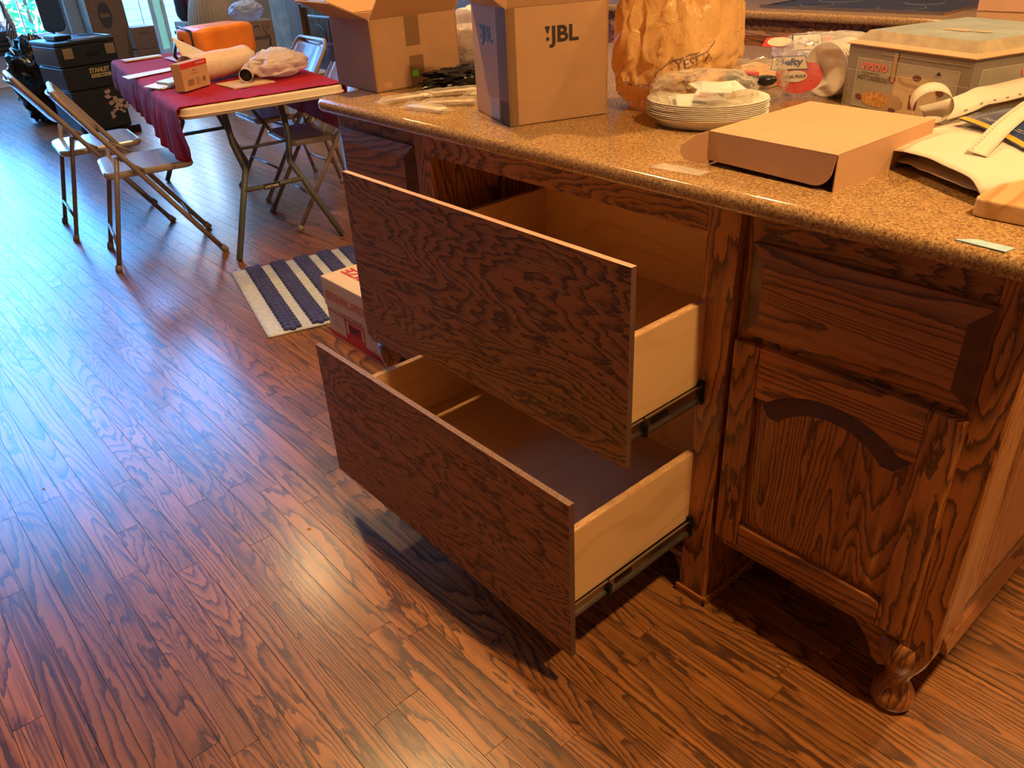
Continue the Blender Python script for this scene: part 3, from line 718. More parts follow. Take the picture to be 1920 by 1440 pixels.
# ================================================================== ITEMS ON THE ISLAND
ZT = .914
def open_carton(name, label, corner, ang, w_, d_, h, mats, flaps, z=ZT, inner=None):
    """corner = front-right corner; local +x = along first face (towards camera right), local -y... """
    t = thing(name, label, 'box', corner, ang)
    Mx = oriented(corner, ang); th = .004
    mb = MB()
    mb.box(0, w_, 0, d_, 0, th, 0, Mx)
    mb.box(0, w_, 0, th, 0, h, 0, Mx).box(0, w_, d_ - th, d_, 0, h, 0, Mx).box(0, th, th, d_ - th, 0, h, 0, Mx).box(w_ - th, w_, th, d_ - th, 0, h, 0, Mx)
    obj('body', mb, mats, t, bevel=.0015, seg=1)
    for (side, lean, ln) in flaps:
        # hinge line and outward direction in local coords
        hx = {'xp': ((w_, 0), (w_, d_), (1, 0)), 'xn': ((0, 0), (0, d_), (-1, 0)), 'yp': ((0, d_), (w_, d_), (0, 1)), 'yn': ((0, 0), (w_, 0), (0, -1))}[side]
        (ax, ay), (bx_, by), (ox, oy) = hx
        c, s_ = math.cos(lean), math.sin(lean)
        def P(px, py, k, o=0): return Mx @ Vector((px + ox * c * k + ox * -s_ * o, py + oy * c * k + oy * -s_ * o, h + s_ * k + c * o))
        i_ = .004
        dx = (bx_ - ax, by - ay); l_ = math.hypot(*dx); dx = (dx[0] / l_ * i_, dx[1] / l_ * i_)
        a0 = (ax + dx[0], ay + dx[1]); b0 = (bx_ - dx[0], by - dx[1]); a1 = (ax + dx[0] * 3.5, ay + dx[1] * 3.5); b1 = (bx_ - dx[0] * 3.5, by - dx[1] * 3.5)
        mb = MB().hexa([P(*a0, 0), P(*b0, 0), P(*b1, ln), P(*a1, ln)], [P(*a0, 0, .0035), P(*b0, 0, .0035), P(*b1, ln, .0035), P(*a1, ln, .0035)])
        obj('flap', mb, mats, t)
    return t, Mx
# carton A at the left end: corner nearest camera (-1.23,.11); +x face runs along +y
ang = math.radians(-3)
bA, MA = open_carton('open_carton', 'large open brown carton with tape and green sticker at left end of the island', (-1.452, .122, ZT), ang, .222, .275, .180, [CARD], [('xp', math.radians(50), .1), ('yn', math.radians(25), .11), ('xn', math.radians(60), .1), ('yp', math.radians(55), .1)])
fA = Face(MA @ Vector((.222, 0, 0)), MA.to_3x3() @ Vector((0, 1, 0)))
mb = MB(); fA.rect(mb, .105, .150, .105, .179, .0008); obj('tape', mb, TAPE, bA)
mb = MB(); fA.rect(mb, .110, .155, .0, .080, .0008); obj('tape', mb, TAPE, bA)
mb = MB(); fA.poly(mb, [(.115, .026), (.133, .026), (.136, .034), (.133, .044), (.116, .043), (.112, .034)], .0014); obj('green_sticker', mb, GREEN, bA)
mb = MB(); fA.poly(mb, [(.026, .008), (.046, .008), (.050, .016), (.046, .024), (.028, .024), (.022, .016)], .0012); obj('label_sticker', mb, CARD_LIGHT, bA)
# speaker carton
ang = math.atan2(-.071, .199)
cj = Vector((-.628, .058, ZT))
uj = Vector((math.cos(ang), math.sin(ang), 0)); vj = Vector((-math.sin(ang), math.cos(ang), 0))
bJ, MJ = open_carton('speaker_carton', 'open brown speaker carton with black brand lettering, centre of the island', tuple(cj - uj * .211), ang, .211, .234, .232, [CARD], [('xp', math.radians(72), .09), ('yn', math.radians(38), .1), ('xn', math.radians(70), .1), ('yp', math.radians(60), .09)])
def jbl(face, a, b, h, wd, parent, m=INK):
    mb = MB()
    put_text(mb, face, 'JBL', a + wd * .05, b, h, wd, bold=.028)
    face.poly(mb, [(a - wd * .09, b + h), (a + wd * .09, b + h), (a, b + h * .62)], .0008)
    face.ell(mb, a, b + h * .42, wd * .055, wd * .055, .0008)
    obj('lettering', mb, m, parent)
fJ = Face(MJ @ Vector((.211, 0, 0)), MJ.to_3x3() @ Vector((0, 1, 0)))
jbl(fJ, .092, .150, .042, .068, bJ)
fJ2 = Face(MJ @ Vector((0, 0, 0)), MJ.to_3x3() @ Vector((1, 0, 0)))
jbl(fJ2, .058, .150, .042, .070, bJ)
mb = MB(); fJ2.rect(mb, .155, .2105, .0, .232, .0009); fJ2.rect(mb, .155, .2105, .0, .05, .0012); fJ.rect(mb, 0.0005, .02, 0, .232, .0009); obj('tape', mb, TAPE, bJ)
mb = MB(); fJ2.rect(mb, .09, .15, .004, .05, .0009); obj('tape', mb, film('shiny_tape', (.8, .7, .55), .3, .08, 90, 1), bJ)

# flat carton (upside-down lid) in front
ang = math.radians(-3.2)
fc = thing('flat_carton', 'flat plain kraft carton lying upside down near the front edge of the island', 'box', (-.10, .07, ZT), ang)
MF = oriented((-.128, .073, ZT), ang)
wF, dF, hF = .243, .305, .0585
S = MF @ Matrix(((1, -.03, 0, 0), (0, 1, 0, 0), (0, 0, 1, 0), (0, 0, 0, 1)))
obj('top_panel', MB().box(0, wF, 0, dF, hF - .002, hF, 0, S), CARD_LIGHT, fc)
r = .03; arc = [(wF - .004 - r + r * math.sin(q), .006 + r - r * math.cos(q)) for q in [k * PI / 12 for k in range(0, 7)]]
obj('front_panel', MB().prism([(0, .010), (.0, hF - .0022), (wF - .001, hF - .0022), (wF - .004, hF * .6)] + arc[::-1] , 'y', 0, .002, 0, S), CARD_LIGHT, fc)
obj('side_panel', MB().box(wF - .002, wF, .004, dF, .0, hF - .0022, 0, S), CARD_LIGHT, fc)
obj('side_panel', MB().box(0, .002, .004, dF, .002, hF - .0022, 0, S), CARD_LIGHT, fc)
obj('back_panel', MB().box(.002, wF - .002, dF - .002, dF, .002, hF - .0022, 0, S), CARD_LIGHT, fc)
pts = [(0, .0), (.0, hF - .004), (-.022, hF - .012), (-.045, .030), (-.048, .018), (-.040, .006), (-.020, .0)]
R2 = S @ Matrix.Rotation(math.radians(35), 4, 'Z')
obj('flap', MB().prism([(a, b + .004) for a, b in pts], 'y', -.001, .001, 0, R2), CARD_LIGHT, fc)

# casserole carton
kc = Vector((.092, .563, ZT)); kl = Vector((-.289, .087, 0)).normalized(); kr = Vector((.087, .289, 0)).normalized()
kW, kD, kH = .302, .34, .124
ks = thing('appliance_carton', 'old grey printed hot casserole carton with flattened top at the back right of the island', 'box', tuple(kc))
PRINT = plain('faded_grey_print', (.235, .195, .15), .5, var=.12, scale=8, coat=.1)
PRINT_IN = plain('faded_picture_ground', (.34, .30, .235), .45, var=.2, scale=6, coat=.1)
PRINT_TOP = plain('bluish_worn_card', (.32, .36, .33), .5, var=.2, scale=14)
SKYB = plain('picture_blue', (.26, .3, .36), .45, var=.1)
a_, b_, c_, d_ = kc, kc + kr * kD, kc + kr * kD + kl * kW, kc + kl * kW
up = Vector((0, 0, kH))
lean = kl * .0
def fn_top(p): return p + up
obj('body', MB().hexa([a_, b_, c_, d_], [p + up for p in (a_, b_, c_, d_)]), PRINT, ks)
ins = .028; hz = Vector((0, 0, kH + .016))
ctr = (a_ + b_ + c_ + d_) / 4
rim = [p + Vector((0, 0, kH + .002)) + (p - ctr).normalized() * .007 for p in (a_, b_, c_, d_)]
cr = [p + Vector((0, 0, kH + .008)) + (ctr - p).normalized() * .012 for p in (a_, b_, c_, d_)]
tp = [p + Vector((0, 0, kH + .026)) + (ctr - p).normalized() * .035 for p in (a_, b_, c_, d_)]
obj('torn_rim', MB().add(rim + cr, [(0, 1, 5, 4), (1, 2, 6, 5), (2, 3, 7, 6), (3, 0, 4, 7)]), CARD_LIGHT, ks, solid=.002)
mb = MB(); mb.add(cr + tp, [(0, 1, 5, 4), (1, 2, 6, 5), (2, 3, 7, 6), (3, 0, 4, 7)], 0); mb.add(tp, [(0, 1, 2, 3)], 1)
obj('top_flap', mb, [plain('worn_brown_card', (.36, .27, .15), .5, var=.2, scale=40), PRINT_TOP], ks)
ft = Face(tp[3], tp[0] - tp[3], tp[2] - tp[3])
mb = MB(); ft.rect(mb, .10, .155, .09, .115, .001); ft.rect(mb, .165, .195, .10, .12, .001); obj('label_sticker', mb, CARD_LIGHT, ks)
POT = plain('picture_cream', (.56, .42, .26), .5, var=.1, scale=30); POT2 = plain('picture_tan', (.42, .28, .16), .5, var=.15, scale=30)
MAR = plain('picture_maroon', (.16, .05, .035), .5); RICE = plain('picture_rice', (.52, .27, .08), .5, var=.5, scale=160)
LINE = plain('picture_white_line', (.62, .55, .42), .5)
PINK = plain('faded_pink_ink', (.72, .2, .17), .5)
def casserole_art(f, x0, x1, z0, z1, parent, small=False):
    W2, H2 = x1 - x0, z1 - z0
    mb = MB(); f.rect(mb, x0, x1, z0, z1, .0005); obj('picture_ground', mb, PRINT_IN, parent)
    mb = MB(); f.frame(mb, x0, x1, z0, z1, .0012, .0009); obj('picture_border', mb, LINE, parent)
    X = lambda t: x0 + W2 * t
    Z_ = lambda t: z0 + H2 * t
    mb = MB()
    f.poly(mb, [(X(.44), Z_(.0)), (X(.80), Z_(.0)), (X(.85), Z_(.15)), (X(.84), Z_(.62)), (X(.42), Z_(.62)), (X(.40), Z_(.15))], .0009)
    f.ell(mb, X(.63), Z_(.64), W2 * .23, H2 * .17, .0011)
    obj('pot_picture', mb, POT, parent)
    mb = MB(); f.ell(mb, X(.63), Z_(.68), W2 * .19, H2 * .12, .0013); f.ell(mb, X(.36), Z_(.2), W2 * .18, H2 * .18, .0013); obj('lid_picture', mb, POT2, parent)
    mb = MB(); f.ell(mb, X(.63), Z_(.70), W2 * .15, H2 * .08, .0015); f.ell(mb, X(.63), Z_(.40), W2 * .028, H2 * .0, .0014) if False else None; obj('lid_highlight', mb, POT, parent)
    mb = MB(); f.ell(mb, X(.27) if small else X(.25), Z_(.20), W2 * .15, H2 * .15, .0016); obj('rice_picture', mb, RICE, parent)
    mb = MB()
    f.ell(mb, X(.63), Z_(.76), W2 * .042, H2 * .06, .0018); f.ell(mb, X(.36) + W2 * .03, Z_(.66), W2 * .035, H2 * .07, .0018); f.ell(mb, X(.86), Z_(.56), W2 * .035, H2 * .07, .0018)
    f.rect(mb, X(.59), X(.67), Z_(.14), Z_(.42), .0014); f.ell(mb, X(.07), Z_(.2), W2 * .035, H2 * .06, .0018); f.ell(mb, X(.44), Z_(.05), W2 * .04, H2 * .05, .002); f.ell(mb, X(.78), Z_(.1), W2 * .02, H2 * .06, .002)
    obj('handle_picture', mb, MAR, parent)
fk = Face(kc + kl * kW, -kl)
casserole_art(fk, .028, .277, -.0 + .004, .100, ks)
mb = MB(); put_text(mb, fk, 'VIPSOID', .040, .078, .015, .070, bold=.03, off=.002); obj('lettering', mb, PINK, ks)
mb = MB(); put_text(mb, fk, 'HOT CASSEROLE', .036, .058, .0095, .078, bold=.008, off=.002); put_text(mb, fk, '18/8 Stainless Steel', .045, .0705, .004, .045, off=.002)
fk.poly(mb, [(.226, .088), (.238, .088), (.232, .095)], .002); obj('lettering', mb, INK, ks)
mb = MB(); fk.rect(mb, .122, .131, .062, .118, .0022); obj('torn_strip', mb, plain('torn_card', (.42, .25, .12), .7), ks)
mb = MB(); fk.rect(mb, .0, .302, .0745, .0752, .0024); fk.rect(mb, .09, .302, .112, .1125, .0024); obj('tape_edge', mb, LINE, ks)
fk2 = Face(kc, kr)
casserole_art(fk2, .022, .30, .004, .104, ks, True)
mb = MB(); put_text(mb, fk2, 'VIPSOID', .13, .082, .014, .070, bold=.03, off=.002); obj('lettering', mb, PINK, ks)
mb = MB(); put_text(mb, fk2, 'HOT CASSEROLE', .115, .063, .009, .078, off=.002); obj('lettering', mb, INK, ks)

# yellow shopping bag
def bag_shape(d): return 1.0 - .22 * max(0, d.z) * (1 - .3 * abs(d.y)) + .10 * max(0, -d.z)
mb = blob((-.505, .465, ZT), .115, .150, .185, 3, .10, 3.0, 3.2, math.radians(12), 120, 90, shape=bag_shape)
bvh = BVHTree.FromPolygons([Vector(v) for v in mb.v], mb.f)
yb_ = thing('shopping_bag', 'crumpled yellow plastic shopping bag standing beside the speaker carton', 'bag', (-.505, .455, ZT))
obj('bag_body', mb, YELLOWBAG, yb_)
for (dx, dy, sx) in ((-.03, -.10, 1), (.03, .10, -1)):
    pts = []
    cx, cy = -.505 + dx, .455 + dy
    mbh = MB()
    def hf(u, v, cx=cx, cy=cy):
        q = PI * u; r = .055 + .02 * (v - .5) * 0
        return (cx + .012 * (v - .5) + .012 * noise.noise(Vector((u * 4, v * 2, cx * 9))), cy + r * math.cos(q) * (1 + .2 * v), 1.235 + .09 * math.sin(q) + .035 * (v - .5) + .01 * noise.noise(Vector((u * 6, v * 3, 1))))
    mbh.grid(hf, 24, 6)
    obj('handle', mbh, YELLOWBAG, yb_, solid=.0012)
fb = Face((-.39, .30, ZT), Vector((.62, .70, 0)) if False else Vector((R_.x, R_.y, 0)))
mb = MB()
put_text(mb, fb, 'The Largest', -.088, .055, .012, .055, bold=.012, wrap=bvh)
put_text(mb, fb, 'YES!', .010, .095, .020, .05, bold=.015, wrap=bvh, rot=.15)
put_text(mb, fb, 'IA', .075, .105, .018, .02, bold=.01, wrap=bvh, rot=.35)
def stroke(pts, wd=.0026):
    for (a0, b0), (a1, b1) in zip(pts[:-1], pts[1:]):
        n = max(1, int(math.hypot(a1 - a0, b1 - b0) / .006)); dx, dy = a1 - a0, b1 - b0; l = math.hypot(dx, dy); px, py = -dy / l * wd / 2, dx / l * wd / 2
        for i in range(n):
            s0, s1 = i / n, (i + 1) / n; q = []
            for (ss, sg) in ((s0, 1), (s1, 1), (s1, -1), (s0, -1)):
                p = fb.p(a0 + dx * ss + px * sg, b0 + dy * ss + py * sg, 0); h_ = bvh.ray_cast(p + fb.n * .3, -fb.n)
                q.append((h_[0] if h_[0] else p) + fb.n * .002)
            mb.poly(q)
for sh in ([(-.02, .095), (-.028, .085), (-.018, .07), (-.01, .055)], [(-.02, .095), (.0, .11)], [(0, .075), (.012, .06), (.03, .075), (.045, .05), (.055, .062)], [(.05, .12), (.07, .125), (.085, .13), (.10, .145)], [(.0, .112), (.02, .118), (.04, .125), (.06, .128)], [(.03, .068), (.045, .09), (.065, .075), (.085, .09)]): stroke(sh)
obj('lettering', mb, plain('purple_grey_ink', (.22, .13, .12), .5), yb_)

# stack of oval foam plates
prot = math.radians(35)
pc = (-.325, .335)
prof = [(.090, .0), (.098, .002), (.106, .013), (.118, .020), (.121, .0215), (.121, .0228), (.117, .0222), (.105, .0155), (.097, .0042), (.090, .0022)]
base_pl = None
for k in range(9):
    zz = ZT + .0006 + k * .0036
    lab = '%s white oval foam plate from the bottom of the stack beside the yellow bag' % ORD[k] if k < 8 else 'topmost white oval foam plate holding the bag of packets'
    mb = MB().lathe(prof, 48, (pc[0] + .001 * math.sin(k * 2.1), pc[1] + .001 * math.cos(k * 1.7), zz), 1.02, .86, prot)
    tag(obj('foam_plate', mb, WHITE), lab, 'plate', 'stack of oval foam plates' if k < 8 else None)
PZ = ZT + 8 * .0036 + .005
# white packets in a clear bag on the plates
k_ = 0
for i, (dx, dy, rz, tilt) in enumerate([(-.04, -.02, .4, .9), (-.015, -.03, .1, .7), (.01, -.01, -.3, .6), (-.03, .03, .9, .7), (.03, .02, .5, .5), (.04, -.03, -.1, .6)]):
    Mx = Matrix.Translation((pc[0] + dx * 1.1, pc[1] + dy * 1.1, PZ + .006 + i * .0075)) @ Matrix.Rotation(rz + .7, 4, 'Z') @ Matrix.Rotation(tilt * .5, 4, 'X')
    pk = obj('packet', MB().box(-.030, .030, -.022, .022, 0, .003, 0, Mx), TRIMW, bevel=.001, seg=1)
    tag(pk, 'small white sachet inside the clear bag on the foam plates', 'packet', 'white sachets on the foam plates')
    if i in (2, 4):
        mb = MB(); f = Face(Mx @ Vector((-.026, -.018, .003)), Mx.to_3x3() @ Vector((1, 0, 0)), Mx.to_3x3() @ Vector((0, 1, 0))); put_text(mb, f, 'SAFETY', .006, .016, .007, .036, off=.0006); put_text(mb, f, 'SEAL', .006, .006, .007, .022, off=.0006); obj('lettering', mb, PINK, pk)
mb = blob((pc[0] - .005, pc[1] - .005, PZ), .104, .080, .034, 11, .16, 2.2, 2.6, .4, 60, 30)
tag(obj('zip_bag', mb, CLEAR), 'crinkled clear bag of white sachets lying on the foam plates', 'bag')
# clear bag with black oval knobs behind the plates
kb = thing('knob_bag', 'clear bag holding black oval knobs behind the foam plates', 'bag', (-.36, .52, ZT))
obj('bag_film', blob((-.375, .565, ZT), .075, .05, .045, 21, .25, 2.4, 2.4, .5, 60, 30), CLEAR, kb)
for i, (dx, dy, dz) in enumerate([(-.045, -.015, .045), (.0, .0, .035), (.04, .0, .04)]):
    tag(obj('cabinet_knob', MB().lathe([(.004, 0), (.016, .004), (.022, .012), (.018, .02), (.004, .023)], 20, (-.365 + dx * .9, .55 + dy, ZT + dz), 1.15, .8, .6), BLACK), '%s glossy black oval knob in the clear bag behind the plates' % ('leftmost', 'middle', 'rightmost')[i], 'knob', 'black knobs in the clear bag')
# pack of foam bowls lying on its side with a printed wrapper
hp = thing('bowl_pack', 'clear wrapped pack of foam bowls with red and blue label beside the casserole carton', 'pack', (-.27, .70, ZT))
Mh = Matrix.Translation((-.262, .735, ZT + .060)) @ Matrix.Rotation(math.radians(-8), 4, 'Z') @ Matrix.Rotation(math.radians(90), 4, 'X')
for k in range(10):
    mb = MB().lathe([(.036, 0), (.050, .02), (.058, .03), (.059, .034), (.056, .034), (.048, .023), (.034, .004)], 32, (0, 0, -.07 + k * .009))
    mb.v = [tuple(Mh @ Vector(v)) for v in mb.v]
    obj('foam_bowl', mb, WHITE, hp)
obj('wrapper', blob((-.285, .725, ZT), .085, .110, .065, 31, .12, 1.6, 3.0, math.radians(5), 60, 34), CLEAR, hp)
# second label and side pack of plates
fl = Face((-.372, .615, ZT + .012), Vector((R_.x, R_.y, 0)), Vector((-.25, .3, .92)))
mb = MB(); fl.ell(mb, .078, .032, .055, .040, .006); obj('red_label', mb, RED_INK, hp)
mb = MB(); fl.poly(mb, [(.010, .046), (.098, .044), (.090, .076), (.014, .076)], .008); obj('label_border', mb, BLUE_INK, hp)
mb = MB(); fl.poly(mb, [(.013, .048), (.095, .046), (.088, .0735), (.016, .0735)], .009); fl.ell(mb, .068, .030, .027, .013, .009); obj('label_ground', mb, PAPER, hp)
mb = MB(); put_text(mb, fl, 'Hefty', .022, .050, .020, .062, bold=.03, off=.011); obj('lettering', mb, BLUE_INK, hp)
mb = MB(); put_text(mb, fl, 'SOAK PROOF', .045, .026, .007, .047, bold=.02, off=.011); obj('lettering', mb, INK, hp)
hp2 = thing('plate_pack', 'clear wrapped pack of foam plates with an upside-down blue and white label behind the bowls', 'pack', (-.34, .87, ZT))
mb = MB()
for k in range(8): mb.lathe([(.06, 0), (.085, .002), (.105, .012), (.105, .014), (.083, .005), (.06, .003)], 32, (-.36, .93, ZT + .004 + k * .0075))
obj('foam_plates', mb, WHITE, hp2)
obj('wrapper', blob((-.38, .92, ZT), .14, .11, .052, 41, .14, 1.8, 2.8, .3, 60, 30), CLEAR, hp2)
fl = Face((-.455, .80, ZT + .068), Vector((R_.x, R_.y, .0)), Vector((-.5, .55, .65)))
mb = MB(); fl.poly(mb, [(.032, .0), (.104, .0), (.104, .05), (.032, .05)], .004); obj('label_border', mb, BLUE_INK, hp2)
mb = MB(); fl.poly(mb, [(.035, .003), (.101, .003), (.101, .047), (.035, .047)], .005); fl.ell(mb, 0, .03, .03, .014, .005); obj('label_ground', mb, PAPER, hp2)
mb = MB(); fl.poly(mb, [(-.045, .02), (-.01, .015), (.025, .02), (.02, .045), (-.03, .045)], .004); fl.ell(mb, .118, .03, .012, .014, .004); obj('red_label', mb, RED_INK, hp2)
mb = MB(); put_text(mb, fl, 'Hefty', .096, .038, .028, .054, bold=.03, off=.007, rot=PI); obj('lettering', mb, BLUE_INK, hp2)
# small red thing + kraft envelope behind yellow bag
tag(obj('kraft_envelope', MB().box(-.62, -.42, .70, .95, ZT + .001, ZT + .016), plain('kraft_orange', (.62, .33, .12), .7), bevel=.003), 'flat kraft envelope behind the yellow shopping bag', 'envelope')
rt = thing('red_clip', 'red and black plastic clip beside the yellow shopping bag', 'clip', (-.45, .66, ZT))
obj('clip_body', MB().box(-.475, -.425, .655, .675, ZT + .03, ZT + .045), RED_INK, rt, bevel=.004)
obj('clip_jaw', MB().box(-.47, -.44, .657, .673, ZT + .0005, ZT + .0295), BLACK, rt, bevel=.003)

# envelope, booklet, receipt strips, board
def sheet(fn, nu, nv): return MB().grid(fn, nu, nv)
P0, P1, P2, P3 = Vector((.098, .247, 0)), Vector((.300, .128, 0)), Vector((.47, .56, 0)), Vector((.12, .80, 0))
def env(u, v):
    p = (P0 * (1 - u) + P1 * u) * (1 - v) + (P3 * (1 - u) + P2 * u) * v
    z = .946 + .012 * math.sin(u * 3) - .012 * max(0, (u - .86) / .14) ** 2 + .003 * noise.noise(Vector((u * 4, v * 5, 2)))
    if v < .12: z += -.004 * (1 - v / .12)
    return (p.x, p.y, z)
ev = thing('mailing_envelope', 'large white padded envelope with fine print at the right end of the island', 'envelope', (.25, .4, .93))
obj('front_sheet', sheet(env, 26, 26), PAPER, ev, solid=.0012)
def env2(u, v):
    x, y, z = env(u, v); return (x + .008, y + .012, max(.9155, z - .016 - .010 * math.sin(PI * u) + .002 * noise.noise(Vector((u * 7, v * 9, 4)))))
obj('back_sheet', sheet(env2, 26, 26), plain('inner_paper', (.55, .44, .36), .7), ev, solid=.0012)
fe = Face(Vector((.098, .247, .951)), P1 - P0, Vector((.35, .62, 0)))
mb = MB(); put_text(mb, fe, 'IMPORTANT', .02, .018, .004, .026, off=.006); put_text(mb, fe, 'place label here', .075, .022, .003, .036, off=.010); put_text(mb, fe, 'No.', .165, .03, .004, .008, off=.008); obj('lettering', mb, plain('grey_ink', (.35, .3, .25), .6), ev)
bk = thing('booklet', 'dark blue leaflet with an orange edge lying on the white envelope', 'booklet', (.24, .45, .96))
Q0, Q1, Q2, Q3 = Vector((.136, .425, 0)), Vector((.288, .296, 0)), Vector((.42, .50, 0)), Vector((.22, .70, 0))
def bkf(u, v, o=0):
    p = (Q0 * (1 - u) + Q1 * u) * (1 - v) + (Q3 * (1 - u) + Q2 * u) * v
    return (p.x, p.y, .9625 + .004 * math.sin(u * 3.0 + .4) + .004 * math.sin(v * 4) + o)
obj('cover', sheet(lambda u, v: bkf(u, v), 16, 16), plain('navy_print', (.035, .06, .16), .25, var=.3, scale=12, coat=.3), bk, solid=.002)
obj('orange_edge', sheet(lambda u, v: bkf(u, v * .055, .0008), 16, 3), plain('orange_print', (.85, .36, .03), .5), bk)
fbk = Face(Vector(bkf(0, 0, .004)), Q1 - Q0, Vector((.75, .65, .0)))
mb = MB(); 
for (s, a, b, h, wd) in (('Never store', .10, .085, .009, .05), ('or refreeze', .10, .072, .009, .05), ('Shop the', .125, .04, .010, .04), ('whole range and save', .115, .030, .005, .055), ('on every order', .115, .022, .005, .045), ('see inside', .03, .028, .004, .03), ('for details', .03, .022, .004, .03)): put_text(mb, fbk, s, a, b, h, wd, off=.003)
obj('lettering', mb, PAPER, bk)
# receipt roll: ribbon
def ribbon(name, label, path, width, tilt, marks=True):
    n = len(path)
    def fn(u, v):
        k = min(n - 2, int(u * (n - 1))); f = u * (n - 1) - k
        p = Vector(path[k]) * (1 - f) + Vector(path[k + 1]) * f
        d = (Vector(path[k + 1]) - Vector(path[k])).normalized(); side = Vector((0, 0, 1)).cross(d).normalized()
        tl = tilt(u)
        return p + (side * math.cos(tl) + Vector((0, 0, 1)) * math.sin(tl)) * width * (v)
    t = thing(name, label, 'paper strip', path[0])
    obj('strip', MB().grid(fn, n * 3, 4), PAPER, t, solid=.0004)
    mb = MB()
    for i in range(0, 34):
        u = .02 + i * .029
        if u > .97: break
        for vv in (.78,):
            a, b, c, d = fn(u, vv), fn(u + .008, vv), fn(u + .008, vv + .06), fn(u, vv + .06)
            nrm = (b - a).cross(d - a).normalized() * .0009
            mb.poly([p + nrm for p in (a, b, c, d)]); mb.poly([p - nrm for p in (d, c, b, a)])
    tag(obj('print_marks', mb, D.materials['grey_marks'], t), kind='stuff')
    return t
path = []
cl = Vector((.100, .405, .979)); d1 = Vector((.86, .50, 0)); d2 = Vector((.23, .97, 0))
for k in range(30):
    q = math.radians(-150 - k * 300 / 29 + 0); path.append(tuple(cl + d1 * (.034 * math.cos(q)) + Vector((0, 0, .029 * math.sin(q))) + Vector((-.55, .83, 0)) * (.0006 * k)))
last = Vector(path[-1])
for k in range(1, 13):
    f = min(1, k / 4); dd = (d1 * (1 - f) + d2 * f).normalized(); last = last + dd * .028 + Vector((0, 0, (.006 if k < 5 else .001 * math.sin(k)))); path.append(tuple(last))
def ribbon2(name, label, path, wv):
    n = len(path)
    def fn(u, v):
        k = min(n - 2, int(u * (n - 1))); f = u * (n - 1) - k
        p = Vector(path[k]) * (1 - f) + Vector(path[k + 1]) * f
        return p + wv(u) * v
    t = thing(name, label, 'paper strip', path[0])
    obj('strip', MB().grid(fn, n * 3, 4), PAPER, t, solid=.0004)
    mb = MB()
    for i in range(30):
        u = .05 + i * .031
        a, b, c, d = fn(u, .12), fn(u + .006, .12), fn(u + .006, .2), fn(u, .2)
        nrm = (b - a).cross(d - a).normalized() * .0012
        mb.poly([p + nrm for p in (a, b, c, d)]); mb.poly([p - nrm for p in (d, c, b, a)])
    tag(obj('print_marks', mb, plain('grey_marks', (.25, .22, .2), .6), t), kind='stuff')
ribbon2('paper_strip', 'curled white receipt strip looped beside the kraft carton', path, lambda u: Vector((-.45, .75, .1)).normalized() * .05 if u < .7 else Vector((-.6, .45, .35)).normalized() * .05)
path = [(.262 - .0035 * k, .228 + .030 * k, .9585 + min(1, k / 4) * .008 + .010 * math.sin(k / 15 * PI * .8)) for k in range(16)]
ribbon('paper_strip', 'straight white receipt strip lying across the blue leaflet', path, .030, lambda u: math.radians(12))
cb = MB().prism([(.318, .083), (.62, .083), (.62, .36), (.306, .36), (.306, .095), (.309, .087)], 'z', ZT + .0005, ZT + .026)
tag(obj('cutting_board', cb, oak('pale_board', 'y', K=9, base=(.72, .45, .2), mid=(.62, .36, .15), dark=(.45, .24, .09), across=7, jag=.03), bevel=.003), 'pale wooden cutting board at the right edge of the island', 'cutting board')
tag(obj('clear_card', MB().prism([(.330, -.022), (.352, -.004), (.398, -.006), (.394, -.026)], 'z', ZT + .0004, ZT + .0016), plain('pale_blue_card', (.42, .62, .68), .12, var=.15, scale=60)), 'small pale blue shiny card lying on the front edge of the granite', 'card')
tag(obj('plastic_scrap', MB().grid(lambda u, v: (-.19 + .10 * u, -.008 + .035 * v + .01 * u, ZT + .003 + .004 * abs(noise.noise(Vector((u * 4, v * 5, 1))))), 10, 6), CLEAR, solid=.0004), 'scrap of clear film lying in front of the flat carton', 'scrap')

# cutlery packets
STICK = plain('cream_plastic', (.80, .66, .46), .4, var=.05)
packs = [(-1.075, .105, 1.38, .175, .05, 'clear cellophane cutlery packet below the left carton'), (-.93, .055, .15, .15, .045, 'clear cellophane cutlery packet nearest the granite edge'), (-.935, .135, .75, .16, .05, 'clear cellophane cutlery packet against the speaker carton'), (-1.02, .21, 1.1, .16, .055, 'clear cellophane cutlery packet in front of the black bag'), (-.90, .24, .45, .16, .05, 'clear cellophane cutlery packet behind the speaker carton corner')]
for i, (x, y, a, ln, wd, lab) in enumerate(packs):
    t = thing('cutlery_packet', lab, 'packet', (x, y, ZT), a)
    Mx = oriented((x, y, ZT + .001 + .005 * (i > 2)), a)
    def fn(u, v, s=i, Mx=Mx, ln=ln, wd=wd):
        h = .012 * math.sin(PI * v) * min(1, 8 * u, 8 * (1 - u)) + .003
        h += .006 * abs(noise.noise(Vector((u * 7, v * 5, s * 3)))) * math.sin(PI * v)
        return Mx @ Vector(((u - .5) * ln, (v - .5) * wd * (1 + .15 * noise.noise(Vector((u * 5, s, 0)))), h))
    obj('cellophane', MB().grid(fn, 36, 12), CLEAR, t)
    mb = MB()
    for j, dy in enumerate((-.010, .0, .010)):
        mb.tube([Mx @ Vector((-.06, dy, .006)), Mx @ Vector((.01, dy, .007)), Mx @ Vector((.035, dy, .006))], [.0028, .0028, .003], 6, flat=.6)
        mb.lathe([(.002, 0), (.008, .001), (.008, .003), (.002, .004)], 12, tuple(Mx @ Vector((.046, dy, .005))), 1.6, .8, a)
    obj('cutlery', mb, STICK, t)
